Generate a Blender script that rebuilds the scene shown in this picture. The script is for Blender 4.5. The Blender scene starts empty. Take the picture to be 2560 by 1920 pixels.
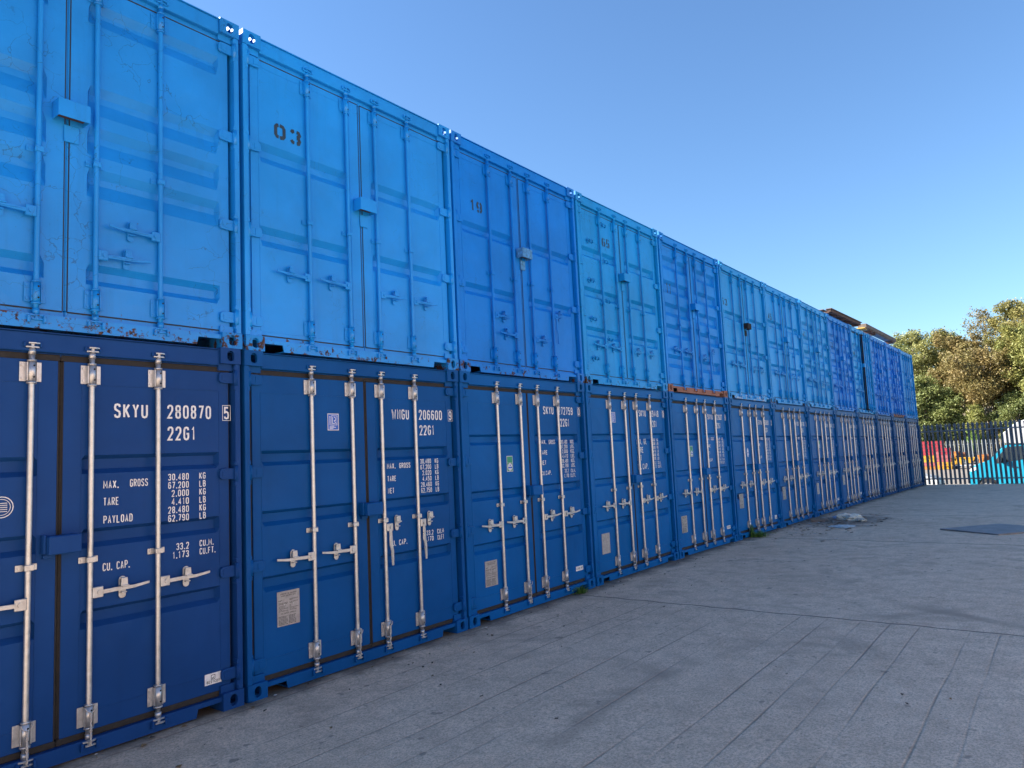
import bpy, bmesh, math, random
from mathutils import Vector, Matrix
import numpy as np
R = math.radians
S = bpy.context.scene
C = S.collection
random.seed(7)

# ------------------------------------------------------------------ camera
cam = bpy.data.cameras.new('camera')
cam.sensor_fit = 'HORIZONTAL'; cam.sensor_width = 36.0
cam.lens = 1814.67 / 2560 * 36
cam.clip_start = 0.05; cam.clip_end = 3000
camo = bpy.data.objects.new('camera', cam); C.objects.link(camo)
rt = Vector((0.61336, -0.78859, -0.04367)); up = Vector((-0.05522, -0.09797, 0.99366)); fw = Vector((0.78787, 0.60706, 0.10363))
M = Matrix((rt, up, -fw)).transposed().to_4x4()
M.translation = Vector((-3.0742, -4.9671, 1.6581))
camo.matrix_world = M
S.camera = camo

# ------------------------------------------------------------------ world, sun, exposure
SUN_EL, SUN_AZ = 28.0, -28.0          # azimuth measured from +Y towards +X
w = bpy.data.worlds.new('World'); S.world = w; w.use_nodes = True
nt = w.node_tree
sky = nt.nodes.new('ShaderNodeTexSky'); sky.sky_type = 'NISHITA'; sky.sun_disc = False
sky.sun_elevation = R(SUN_EL); sky.sun_rotation = R(SUN_AZ)
sky.air_density = 1.2; sky.dust_density = 0.0; sky.ozone_density = 7.0; sky.altitude = 0
nt.links.new(sky.outputs[0], nt.nodes['Background'].inputs[0])
nt.nodes['Background'].inputs[1].default_value = 0.062
sl = bpy.data.lights.new('sun', 'SUN'); sl.energy = 5.0; sl.angle = R(0.53); sl.color = (1.0, 0.94, 0.85)
so = bpy.data.objects.new('sun', sl); C.objects.link(so)
sd = Vector((math.sin(R(SUN_AZ)) * math.cos(R(SUN_EL)), math.cos(R(SUN_AZ)) * math.cos(R(SUN_EL)), math.sin(R(SUN_EL))))
so.rotation_euler = sd.to_track_quat('Z', 'Y').to_euler(); so.location = sd * 60
S.view_settings.view_transform = 'Standard'; S.view_settings.look = 'None'
S.view_settings.exposure = 2.0; S.view_settings.gamma = 1.0
try: S.view_settings.use_curve_mapping = False
except Exception: pass
S.cycles.max_bounces = 8; S.cycles.diffuse_bounces = 4

# ------------------------------------------------------------------ materials
def newmat(name):
    m = bpy.data.materials.new(name); m.use_nodes = True
    return m, m.node_tree, m.node_tree.nodes['Principled BSDF']
def N(t, kind, **kw):
    n = t.nodes.new('ShaderNode' + kind)
    for k, v in kw.items(): setattr(n, k, v)
    return n
def L(t, a, b): t.links.new(a, b)
def mapped(t, scale, src='pos'):
    if src == 'pos':
        g = N(t, 'NewGeometry').outputs['Position']
    else:
        g = N(t, 'TexCoord').outputs['Object']
    mp = N(t, 'Mapping'); mp.inputs['Scale'].default_value = scale
    L(t, g, mp.inputs['Vector']); return mp.outputs[0]
def noise(t, vec, scale, detail=4, rough=.55, dist=0):
    n = N(t, 'TexNoise'); n.inputs['Scale'].default_value = scale; n.inputs['Detail'].default_value = detail
    n.inputs['Roughness'].default_value = rough; n.inputs['Distortion'].default_value = dist
    L(t, vec, n.inputs['Vector']); return n.outputs['Fac']
def ramp(t, fac, a, b, ca=(0, 0, 0, 1), cb=(1, 1, 1, 1)):
    r = N(t, 'ValToRGB'); e = r.color_ramp.elements
    e[0].position = a; e[1].position = b; e[0].color = ca; e[1].color = cb
    L(t, fac, r.inputs[0]); return r.outputs[0]
def math_(t, op, a, b=None):
    n = N(t, 'Math', operation=op)
    for i, v in enumerate((a, b)):
        if v is None: continue
        if isinstance(v, (int, float)): n.inputs[i].default_value = v
        else: L(t, v, n.inputs[i])
    return n.outputs[0]
def mix(t, f, a, b, mode='MIX'):
    n = N(t, 'MixRGB', blend_type=mode)
    for i, v in enumerate((f, a, b)):
        if isinstance(v, (int, float)): n.inputs[i].default_value = v
        elif isinstance(v, tuple): n.inputs[i].default_value = v if len(v) == 4 else v + (1,)
        else: L(t, v, n.inputs[i])
    return n.outputs[0]
def bump(t, h, strength, dist=.01, normal=None):
    b = N(t, 'Bump'); b.inputs['Strength'].default_value = strength; b.inputs['Distance'].default_value = dist
    L(t, h, b.inputs['Height'])
    if normal is not None: L(t, normal, b.inputs['Normal'])
    return b.outputs[0]

def paint(name, col, rough=.42, wear=0.0, rustband=None, wave=.25, seed=0.0, flake=0.0, spec=.32):
    """weathered container paint. rustband=(z0,z1): world height zone where rust and chips gather"""
    m, t, p = newmat(name)
    pos = mapped(t, (1, 1, 1))
    mp = N(t, 'Mapping'); mp.inputs['Location'].default_value = (seed * 3.1, seed * 1.7, seed * 2.3); L(t, pos, mp.inputs['Vector']); pos = mp.outputs[0]
    n1 = noise(t, pos, 1.3, 5, .6)
    lo = tuple(c * .88 for c in col); hi = tuple(min(1, c * 1.10) for c in col)
    base = mix(t, ramp(t, n1, .35, .65), lo, hi)
    # rain streaks
    mp2 = N(t, 'Mapping'); mp2.inputs['Scale'].default_value = (11, 11, .55); L(t, pos, mp2.inputs['Vector'])
    st = noise(t, mp2.outputs[0], 1.0, 5, .6)
    base = mix(t, math_(t, 'MULTIPLY', ramp(t, st, .55, .78), .16 + .3 * wear), base, tuple(c * .55 + .003 for c in col))
    # pale chalky bloom
    n2 = noise(t, pos, 3.7, 6, .65)
    base = mix(t, math_(t, 'MULTIPLY', ramp(t, n2, .52, .75), .10 + .25 * wear), base, tuple(min(1, c * 1.28 + .003) for c in col))
    # dirt specks
    sp = noise(t, pos, 46, 3, .6)
    base = mix(t, math_(t, 'MULTIPLY', ramp(t, sp, .68, .74), .35 * wear + .05), base, tuple(c * .25 + .002 for c in col))
    rg = math_(t, 'ADD', math_(t, 'MULTIPLY', n2, .22), rough - .11)
    if wear > 0:
        # scattered scuffs and old scratches
        wv = N(t, 'TexVoronoi', feature='DISTANCE_TO_EDGE'); wv.inputs['Scale'].default_value = 5.5
        dn = N(t, 'TexNoise'); dn.inputs['Scale'].default_value = 3; dn.inputs['Detail'].default_value = 5; L(t, pos, dn.inputs['Vector'])
        vm = N(t, 'VectorMath', operation='ADD'); L(t, pos, vm.inputs[0])
        vs = N(t, 'VectorMath', operation='SCALE'); vs.inputs['Scale'].default_value = .5; L(t, dn.outputs['Color'], vs.inputs[0]); L(t, vs.outputs[0], vm.inputs[1])
        L(t, vm.outputs[0], wv.inputs['Vector'])
        crack = ramp(t, wv.outputs['Distance'], .004, .012, (1, 1, 1, 1), (0, 0, 0, 1))
        crack = math_(t, 'MULTIPLY', crack, ramp(t, noise(t, pos, 2.1, 3), .49, .56))
        # flaked spots down to old primer
        base = mix(t, math_(t, 'MULTIPLY', ramp(t, noise(t, pos, 17, 7, .7), .70, .72), .8 * wear), base, (.05, .045, .05))
        base = mix(t, math_(t, 'MULTIPLY', crack, .75 * wear), base, tuple(c * .22 + .006 for c in col))
    if rustband or flake:
        sx = N(t, 'SeparateXYZ'); L(t, N(t, 'NewGeometry').outputs['Position'], sx.inputs[0])
        rn = noise(t, pos, 13, 9, .75)
        thr = None
        if rustband:
            mr = N(t, 'MapRange'); mr.inputs['From Min'].default_value = rustband[0]; mr.inputs['From Max'].default_value = rustband[1]
            mr.inputs['To Min'].default_value = .13 + .05 * wear; mr.inputs['To Max'].default_value = 0.0
            L(t, sx.outputs['Z'], mr.inputs['Value']); thr = mr.outputs[0]
            v = math_(t, 'ADD', rn, thr)
        else: v = rn
        rust = ramp(t, v, .685, .715)
        rc = mix(t, ramp(t, noise(t, pos, 34, 5), .35, .65), (.020, .010, .008), (.095, .045, .026))
        base = mix(t, rust, base, rc)
        if flake:
            fl = ramp(t, math_(t, 'ADD', noise(t, pos, 26, 6, .7), math_(t, 'MULTIPLY', thr, flake)), .67, .69)
            base = mix(t, fl, base, (.5, .53, .55))
        rg = math_(t, 'MAXIMUM', rg, math_(t, 'MULTIPLY', rust, .85))
    p.inputs['Specular IOR Level'].default_value = spec
    L(t, base, p.inputs['Base Color']); L(t, rg, p.inputs['Roughness'])
    b1 = bump(t, noise(t, pos, 2.6, 2, .4), wave, .03)
    b2 = bump(t, noise(t, pos, 60, 3, .6), .12 + .25 * wear, .002, b1)
    L(t, b2, p.inputs['Normal'])
    return m

def plain(name, col, rough=.6, metal=0.0, var=.15, scale=8, bmp=.0, spec=None):
    m, t, p = newmat(name)
    pos = mapped(t, (1, 1, 1))
    n = noise(t, pos, scale, 5, .6)
    L(t, mix(t, ramp(t, n, .3, .7), tuple(c * (1 - var) for c in col), tuple(min(1, c * (1 + var)) for c in col)), p.inputs['Base Color'])
    p.inputs['Roughness'].default_value = rough; p.inputs['Metallic'].default_value = metal
    if bmp: L(t, bump(t, noise(t, pos, scale * 6, 4, .6), bmp, .004), p.inputs['Normal'])
    return m

def galv():
    m, t, p = newmat('galvanised_steel')
    pos = mapped(t, (1, 1, 1))
    v = N(t, 'TexVoronoi'); v.inputs['Scale'].default_value = 120; L(t, pos, v.inputs['Vector'])
    n = noise(t, pos, 22, 5, .65)
    c = mix(t, ramp(t, n, .35, .68), (.42, .43, .44), (.60, .61, .63))
    c = mix(t, math_(t, 'MULTIPLY', v.outputs['Distance'], .25), c, (.38, .37, .37))
    d = noise(t, pos, 5, 6, .7)
    c = mix(t, math_(t, 'MULTIPLY', ramp(t, d, .62, .72), .5), c, (.30, .24, .20))
    L(t, c, p.inputs['Base Color']); p.inputs['Metallic'].default_value = .7
    L(t, ramp(t, n, .2, .8, (.24, .24, .24, 1), (.46, .46, .46, 1)), p.inputs['Roughness'])
    L(t, bump(t, n, .15, .002), p.inputs['Normal'])
    return m

GALV = galv()
RUBBER = plain('rubber_seal', (.016, .014, .014), .75, 0, .35, 25, .2)
WHITE = plain('white_lettering', (.72, .72, .72), .6, 0, .14, 40)
BLACK = plain('black_lettering', (.016, .018, .022), .55, 0, .2, 60)
STENCIL = plain('dark_stencil_paint', (.012, .03, .05), .55, 0, .4, 40)
PLATE = plain('data_plate_aluminium', (.36, .34, .33), .5, .3, .18, 30)
GREEN = plain('green_sticker', (.01, .25, .12), .4, 0, .05, 30)
BLUEST = plain('blue_sticker', (.01, .10, .50), .4, 0, .05, 30)
CABLE = plain('plastic_rope', (.42, .40, .38), .8, 0, .3, 120)
DARK = plain('dark_interior', (.012, .012, .013), .9)
RUST = plain('rusted_steel', (.085, .035, .022), .85, .1, .5, 14, .5)
PRIMER = None

# ------------------------------------------------------------------ mesh helpers
def addbox(bm, x0, x1, y0, y1, z0, z1, bev=0.0, mi=0):
    if x0 > x1: x0, x1 = x1, x0
    if y0 > y1: y0, y1 = y1, y0
    if z0 > z1: z0, z1 = z1, z0
    vs = [bm.verts.new((x, y, z)) for x in (x0, x1) for y in (y0, y1) for z in (z0, z1)]
    idx = ((0, 1, 3, 2), (4, 6, 7, 5), (0, 4, 5, 1), (2, 3, 7, 6), (0, 2, 6, 4), (1, 5, 7, 3))
    fs = [bm.faces.new([vs[i] for i in f]) for f in idx]
    for f in fs: f.material_index = mi
    if bev:
        es = list({e for f in fs for e in f.edges})
        r = bmesh.ops.bevel(bm, geom=es, offset=bev, segments=1, affect='EDGES')
        for f in r['faces']: f.material_index = mi
    return vs
def addtube(bm, pts, rad, n=10, mi=0, cap=True, smooth=True):
    pts = [Vector(p) for p in pts]
    if isinstance(rad, (int, float)): rad = [rad] * len(pts)
    rings = []
    ref = None
    for i, p in enumerate(pts):
        d = (pts[min(i + 1, len(pts) - 1)] - pts[max(i - 1, 0)]).normalized()
        if ref is None:
            ref = Vector((0, 0, 1)) if abs(d.z) < .9 else Vector((1, 0, 0))
        a = d.cross(ref).normalized(); b = d.cross(a).normalized(); ref = b.cross(d) * -1 if False else ref
        rings.append([bm.verts.new(p + (a * math.cos(2 * math.pi * k / n) + b * math.sin(2 * math.pi * k / n)) * rad[i]) for k in range(n)])
    for i in range(len(rings) - 1):
        for k in range(n):
            f = bm.faces.new((rings[i][k], rings[i][(k + 1) % n], rings[i + 1][(k + 1) % n], rings[i + 1][k]))
            f.material_index = mi; f.smooth = smooth
    if cap:
        for r_ in (rings[0], rings[-1]):
            f = bm.faces.new(r_); f.material_index = mi
def addprism(bm, poly, axis, a0, a1, mi=0, bev=0.0):
    """poly: list of 2-D points; axis 'x': poly=(y,z), 'y': poly=(x,z), 'z': poly=(x,y)"""
    def P(u, v, a): return {'x': (a, u, v), 'y': (u, a, v), 'z': (u, v, a)}[axis]
    A = [bm.verts.new(P(u, v, a0)) for u, v in poly]; B = [bm.verts.new(P(u, v, a1)) for u, v in poly]
    fs = [bm.faces.new(A), bm.faces.new(list(reversed(B)))]
    n = len(poly)
    for i in range(n): fs.append(bm.faces.new((A[i], B[i], B[(i + 1) % n], A[(i + 1) % n])))
    for f in fs: f.material_index = mi
    if bev:
        es = list({e for f in fs for e in f.edges})
        r = bmesh.ops.bevel(bm, geom=es, offset=bev, segments=1, affect='EDGES')
        for f in r['faces']: f.material_index = mi
def finish(bm, name, mats, recalc=True):
    if recalc: bmesh.ops.recalc_face_normals(bm, faces=bm.faces[:])
    me = bpy.data.meshes.new(name); bm.to_mesh(me); bm.free()
    for m in mats: me.materials.append(m)
    return me
def obj(name, me, parent=None, loc=(0, 0, 0), mat=None, rot=(0, 0, 0), scale=None):
    o = bpy.data.objects.new(name, me); C.objects.link(o)
    o.location = loc; o.rotation_euler = rot
    if scale: o.scale = scale
    if parent is not None: o.parent = parent
    if mat is not None and me is not None and len(o.material_slots):
        o.material_slots[0].link = 'OBJECT'; o.material_slots[0].material = mat
    return o
def tag(o, label=None, cat=None, group=None, kind=None):
    if label: o['label'] = label
    if cat: o['category'] = cat
    if group: o['group'] = group
    if kind: o['kind'] = kind
    return o
def empty(name, loc=(0, 0, 0), rot=(0, 0, 0)):
    o = bpy.data.objects.new(name, None); C.objects.link(o); o.location = loc; o.rotation_euler = rot
    o.empty_display_size = .2
    return o
def BM(): return bmesh.new()

# ------------------------------------------------------------------ stroke lettering
G = {
 '0': [[(.5,0),(.15,.05),(0,.2),(0,.8),(.15,.95),(.5,1),(.85,.95),(1,.8),(1,.2),(.85,.05),(.5,0)]],
 '1': [[(.15,.80),(.6,1),(.6,0)]],
 '2': [[(0,.75),(.05,.92),(.3,1),(.7,1),(.95,.92),(1,.75),(.95,.58),(0,0),(1,0)]],
 '3': [[(0,.8),(.12,.95),(.5,1),(.88,.95),(1,.77),(.85,.57),(.4,.53)],[(.4,.53),(.85,.48),(1,.27),(.88,.05),(.5,0),(.12,.05),(0,.2)]],
 '4': [[(.72,0),(.72,1),(0,.28),(1,.28)]],
 '5': [[(.95,1),(.1,1),(.05,.55),(.5,.62),(.88,.53),(1,.3),(.88,.06),(.5,0),(.12,.05),(0,.18)]],
 '6': [[(.95,.82),(.82,.96),(.5,1),(.15,.94),(0,.78),(0,.2),(.15,.05),(.5,0),(.85,.05),(1,.2),(1,.38),(.85,.54),(.5,.58),(.15,.53),(0,.4)]],
 '7': [[(0,1),(1,1),(.35,0)]],
 '8': [[(.5,.53),(.1,.62),(.03,.78),(.12,.95),(.5,1),(.88,.95),(.97,.78),(.9,.62),(.5,.53),(.1,.45),(0,.25),(.12,.05),(.5,0),(.88,.05),(1,.25),(.9,.45),(.5,.53)]],
 'A': [[(0,0),(.5,1),(1,0)],[(.2,.32),(.8,.32)]],
 'B': [[(0,0),(0,1),(.6,1),(.92,.9),(.92,.65),(.6,.54),(0,.54)],[(.6,.54),(1,.42),(1,.12),(.65,0),(0,0)]],
 'C': [[(1,.78),(.85,.96),(.5,1),(.15,.95),(0,.8),(0,.2),(.15,.05),(.5,0),(.85,.04),(1,.22)]],
 'D': [[(0,0),(0,1),(.6,1),(.95,.88),(1,.7),(1,.3),(.95,.12),(.6,0),(0,0)]],
 'E': [[(1,1),(0,1),(0,0),(1,0)],[(0,.53),(.8,.53)]],
 'F': [[(1,1),(0,1),(0,0)],[(0,.53),(.8,.53)]],
 'G': [[(1,.78),(.85,.96),(.5,1),(.15,.95),(0,.8),(0,.2),(.15,.05),(.5,0),(.85,.05),(1,.2),(1,.48),(.55,.48)]],
 'H': [[(0,0),(0,1)],[(1,0),(1,1)],[(0,.52),(1,.52)]],
 'I': [[(.5,0),(.5,1)]],
 'K': [[(0,0),(0,1)],[(1,1),(0,.38)],[(.3,.58),(1,0)]],
 'L': [[(0,1),(0,0),(1,0)]],
 'M': [[(0,0),(0,1),(.5,.3),(1,1),(1,0)]],
 'N': [[(0,0),(0,1),(1,0),(1,1)]],
 'P': [[(0,0),(0,1),(.65,1),(1,.9),(1,.6),(.65,.48),(0,.48)]],
 'R': [[(0,0),(0,1),(.65,1),(1,.9),(1,.62),(.65,.5),(0,.5)],[(.5,.5),(1,0)]],
 'S': [[(1,.8),(.88,.95),(.5,1),(.12,.95),(0,.77),(.12,.6),(.88,.42),(1,.25),(.88,.05),(.5,0),(.12,.05),(0,.2)]],
 'T': [[(0,1),(1,1)],[(.5,1),(.5,0)]],
 'U': [[(0,1),(0,.2),(.15,.05),(.5,0),(.85,.05),(1,.2),(1,1)]],
 'V': [[(0,1),(.5,0),(1,1)]],
 'W': [[(0,1),(.22,0),(.5,.72),(.78,0),(1,1)]],
 'X': [[(0,0),(1,1)],[(0,1),(1,0)]],
 'Y': [[(0,1),(.5,.5),(1,1)],[(.5,.5),(.5,0)]],
 '-': [[(.1,.5),(.9,.5)]],
 '+': [[(.1,.5),(.9,.5)],[(.5,.85),(.5,.15)]],
}
G['O'] = G['0']
G['9'] = [[(1 - x, 1 - y) for x, y in G['6'][0]]]
_lay = [0]
def stroke(bm, pts, wd, y, mi=0):
    """flat ribbon with mitred joints in the x-z plane, facing -Y"""
    _lay[0] = (_lay[0] + 1) % 5
    yy = y - .00012 * _lay[0]
    P = [Vector((a, b)) for a, b in pts]
    closed = (P[0] - P[-1]).length < 1e-6
    if closed: P = P[:-1]
    n = len(P); out = []
    for i in range(n):
        if closed: a, b, c = P[i - 1], P[i], P[(i + 1) % n]
        else: a, b, c = P[max(i - 1, 0)], P[i], P[min(i + 1, n - 1)]
        d1 = (b - a) if (b - a).length > 1e-9 else (c - b); d2 = (c - b) if (c - b).length > 1e-9 else (b - a)
        d1 = d1.normalized(); d2 = d2.normalized()
        n1 = Vector((-d1.y, d1.x)); n2 = Vector((-d2.y, d2.x)); m = (n1 + n2)
        if m.length < .3: m = n1
        m = m.normalized(); k = wd / 2 / max(.55, m.dot(n1))
        out.append((b + m * k, b - m * k))
    vs = [(bm.verts.new((p.x, yy, p.y)), bm.verts.new((q.x, yy, q.y))) for p, q in out]
    rng = range(n if closed else n - 1)
    for i in rng:
        j = (i + 1) % n
        f = bm.faces.new((vs[i][0], vs[i][1], vs[j][1], vs[j][0])); f.material_index = mi
def glyph(bm, ch, x, z, w_, h, wd, y, mi=0, stencil=False):
    if ch in '.,':
        d = wd * 1.05
        stroke(bm, [(x + w_ / 2, z), (x + w_ / 2, z + d)], d, y, mi); return
    for pl in G.get(ch, []):
        pts = [(x + wd / 2 + a * (w_ - wd), z + wd / 2 + b * (h - wd)) for a, b in pl]
        if not stencil: stroke(bm, pts, wd, y, mi)
        else:
            cx = x + w_ / 2; g = wd * .42; run = [pts[0]]
            for a, b in zip(pts, pts[1:]):
                if abs(b[0] - a[0]) > abs(b[1] - a[1]) * .55 and (a[0] - cx) * (b[0] - cx) <= 0 and ch not in '17':
                    def at(xx): 
                        s = (xx - a[0]) / (b[0] - a[0]) if abs(b[0] - a[0]) > 1e-6 else 0
                        return (xx, a[1] + (b[1] - a[1]) * s)
                    sg = 1 if b[0] > a[0] else -1
                    if (cx - sg * g - a[0]) * sg > 0: run.append(at(cx - sg * g))
                    if len(run) > 1: stroke(bm, run, wd, y, mi)
                    run = [at(cx + sg * g)] if (b[0] - cx - sg * g) * sg > 0 else []
                    run.append(b)
                else: run.append(b)
            if len(run) > 1: stroke(bm, run, wd, y, mi)
def text(bm, s, x0, x1, z, h, y, wd=None, mi=0, stencil=False, gapf=.34):
    """fit the string s between x0 and x1"""
    wd = wd or h * .15
    WD = {'.': .45, ',': .45, ' ': .8, '1': .75, 'I': .5, 'M': 1.25, 'W': 1.35, 'X': 1.1}
    units = sum(WD.get(c, 1.0) for c in s) + gapf * (len(s) - 1)
    u = (x1 - x0) / units; x = x0
    for c in s:
        k = WD.get(c, 1.0)
        if c != ' ': glyph(bm, c, x, z, u * k, h, min(wd * (.75 if c in 'MWN' else 1), u * k * .3) if c not in '.,' else wd, y, mi, stencil)
        x += u * (k + gapf)

# ------------------------------------------------------------------ container part meshes (shared)
W_, H_, D_ = 2.438, 2.591, 6.058
FY = .052                      # door skin, behind the corner fitting faces at y=0
DX0, DX1 = 1.243, 2.362        # right leaf
CXM = 1.226                    # centre line between leaves
ZD0, ZD1 = .140, 2.412

def casting_mesh():
    bm = BM(); w_, d, h, th = .162, .178, .118, .03
    def oval(cu, cv, ru, rv, n=20):
        pts = []
        s = rv - ru if rv > ru else 0; s2 = ru - rv if ru > rv else 0; r = min(ru, rv)
        for k in range(n):
            a = 2 * math.pi * (k + .5) / n
            pts.append((cu + r * math.cos(a) + (s2 if math.cos(a) > 0 else -s2), cv + r * math.sin(a) + (s if math.sin(a) > 0 else -s)))
        return pts
    def rect_at(ang_pts, cu, cv, hu, hv):
        out = []
        for (u, v) in ang_pts:
            du, dv = u - cu, v - cv; k = min(hu / abs(du) if abs(du) > 1e-9 else 1e9, hv / abs(dv) if abs(dv) > 1e-9 else 1e9)
            out.append((cu + du * k, cv + dv * k))
        return out
    def holed(P, hu, hv, ru, rv, inner):
        # P(u,v,dpt) -> xyz, face centred at 0,0 with half sizes; corners are inserted so the outline stays square
        o = oval(0, 0, ru, rv, 28); q = rect_at(o, 0, 0, hu, hv)
        for cu in (-hu, hu):
            for cv in (-hv, hv):
                i = min(range(28), key=lambda k: (q[k][0] - cu) ** 2 + (q[k][1] - cv) ** 2); q[i] = (cu, cv)
        a = [bm.verts.new(P(u, v, 0)) for u, v in q]; b = [bm.verts.new(P(u, v, 0)) for u, v in o]
        c = [bm.verts.new(P(u, v, th)) for u, v in o]
        for k in range(28):
            j = (k + 1) % 28
            bm.faces.new((a[k], a[j], b[j], b[k])); bm.faces.new((b[k], b[j], c[j], c[k]))
            qi = [(max(-hu + th, min(hu - th, u)), max(-hv + th, min(hv - th, v))) for u, v in (q[k], q[j])]
            e = [bm.verts.new(P(qi[0][0], qi[0][1], th)), bm.verts.new(P(qi[1][0], qi[1][1], th))]
            try: bm.faces.new((c[k], c[j], e[1], e[0]))
            except Exception: pass
    cx, cy, cz = w_ / 2, d / 2, h / 2
    holed(lambda u, v, t: (cx + u, t, cz + v), w_ / 2, h / 2, .0285, .040, True)          # front
    holed(lambda u, v, t: (t, cy + u, cz + v), d / 2, h / 2, .040, .0285, True)           # side
    holed(lambda u, v, t: (cx + u, cy + v, h - t), w_ / 2, d / 2, .030, .056, True)       # top
    def quad(*p): bm.faces.new([bm.verts.new(q) for q in p])
    quad((w_, 0, 0), (w_, d, 0), (w_, d, h), (w_, 0, h)); quad((0, d, 0), (w_, d, 0), (w_, d, h), (0, d, h)); quad((0, 0, 0), (w_, 0, 0), (w_, d, 0), (0, d, 0))
    i = th
    quad((w_ - i, i, i), (w_ - i, d - i, i), (w_ - i, d - i, h - i), (w_ - i, i, h - i)); quad((i, d - i, i), (w_ - i, d - i, i), (w_ - i, d - i, h - i), (i, d - i, h - i)); quad((i, i, i), (w_ - i, i, i), (w_ - i, d - i, i), (i, d - i, i))
    bmesh.ops.remove_doubles(bm, verts=bm.verts[:], dist=1e-5)
    return finish(bm, 'corner_casting', [RUST], False)
CAST = casting_mesh()

def frame_mesh(upper):
    bm = BM()
    # front posts: proud strip next to the corner, recessed channel behind the hinges
    for s in (0, 1):
        def X(a): return a if s == 0 else W_ - a
        addbox(bm, X(.002), X(.044), .006, .19, .118, H_ - .118, .004)
        addbox(bm, X(.0445), X(.095), .150, .189, .118, H_ - .118)
        # hinge pin knuckles standing on the post
        for z in (2.37, 1.66, .955, .24):
            for dz in (-.075, .075):
                addbox(bm, X(.022), X(.050), .0045, .06, z + dz - .016, z + dz + .016, .004)
        for z in (.118, H_ - .168):
            addbox(bm, X(.052), X(.16), .035, .14, z, z + .05)
        # rear posts
        addbox(bm, X(.003), X(.12), D_ - .14, D_ - .006, .118, H_ - .118)
        # rails
        addbox(bm, X(.004), X(.06), .178, D_ - .178, H_ - .10, H_ - .02)
        addbox(bm, X(.004), X(.06), .178, D_ - .178, .02, .16)
    # header
    addbox(bm, .162, W_ - .162, .020, .13, 2.459, 2.574, .004)
    addbox(bm, .162, W_ - .162, .006, .16, 2.5745, 2.580)
    addbox(bm, .05, W_ - .05, .060, .14, 2.440, 2.4585)
    addbox(bm, .10, W_ - .10, D_ - .12, D_ - .01, 2.47, 2.57)
    addbox(bm, .10, W_ - .10, D_ - .12, D_ - .01, .02, .15)
    # rod keepers on the header
    for x in (CXM - .598, CXM - .171, CXM + .171, CXM + .598):
        addbox(bm, x - .050, x - .038, .004, .0195, 2.482, 2.512, .003)
        addbox(bm, x + .038, x + .050, .004, .0195, 2.482, 2.512, .003)
    # floor cross members and floor
    addbox(bm, .06, W_ - .06, .22, D_ - .2, .13, .165)
    return finish(bm, 'frame', [GALV])
FRAME = frame_mesh(False)

def sill_mesh():
    bm = BM()
    poly = [(.162, .098), (.162, .066), (.178, .066), (.340, .066), (.352, .010), (W_ - .352, .010), (W_ - .340, .066), (W_ - .178, .066), (W_ - .162, .066), (W_ - .162, .098)]
    addprism(bm, poly, 'y', .018, .028)
    addbox(bm, .162, W_ - .162, .0285, .20, .088, .0975)
    addbox(bm, .355, W_ - .355, .0285, .17, .011, .020)
    for x in (CXM - .598, CXM - .171, CXM + .171, CXM + .598):
        addbox(bm, x - .052, x - .036, -.002, .0175, .040, .085, .003)
        addbox(bm, x + .036, x + .052, -.002, .0175, .040, .085, .003)
    return finish(bm, 'sill', [GALV])
SILL = sill_mesh()

def side_mesh():
    bm = BM()
    y = .20; pts = []
    while y < D_ - .3:
        pts += [(y, .012), (y + .07, .012), (y + .105, .046), (y + .175, .046), (y + .21, .012)]; y += .21
    prev = None
    for (yy, xx) in pts:
        v = (bm.verts.new((xx, yy, .16)), bm.verts.new((xx, yy, H_ - .1)))
        if prev and (prev[0].co - v[0].co).length > 1e-6: bm.faces.new((prev[0], v[0], v[1], prev[1]))
        prev = v
    return finish(bm, 'side_wall', [GALV], False)
SIDE = side_mesh()
def roof_mesh():
    bm = BM(); prev = None; y = .12; k = 0
    while y < D_ - .1:
        z = H_ - .030 if k % 2 == 0 else H_ - .045
        for yy in (y, y + .08):
            v = (bm.verts.new((.03, yy, z)), bm.verts.new((W_ - .03, yy, z)))
            if prev: bm.faces.new((prev[0], v[0], v[1], prev[1]))
            prev = v
        y += .11; k += 1
    return finish(bm, 'roof', [GALV], False)
ROOF = roof_mesh()
def end_mesh():
    bm = BM(); prev = None; x = .1; k = 0
    while x < W_ - .15:
        yy = D_ - .02 if k % 2 == 0 else D_ - .055
        for xx in (x, x + .08):
            v = (bm.verts.new((xx, yy, .14)), bm.verts.new((xx, yy, H_ - .11)))
            if prev: bm.faces.new((prev[0], v[0], v[1], prev[1]))
            prev = v
        x += .115; k += 1
    return finish(bm, 'end_wall', [GALV], False)
END = end_mesh()

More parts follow.
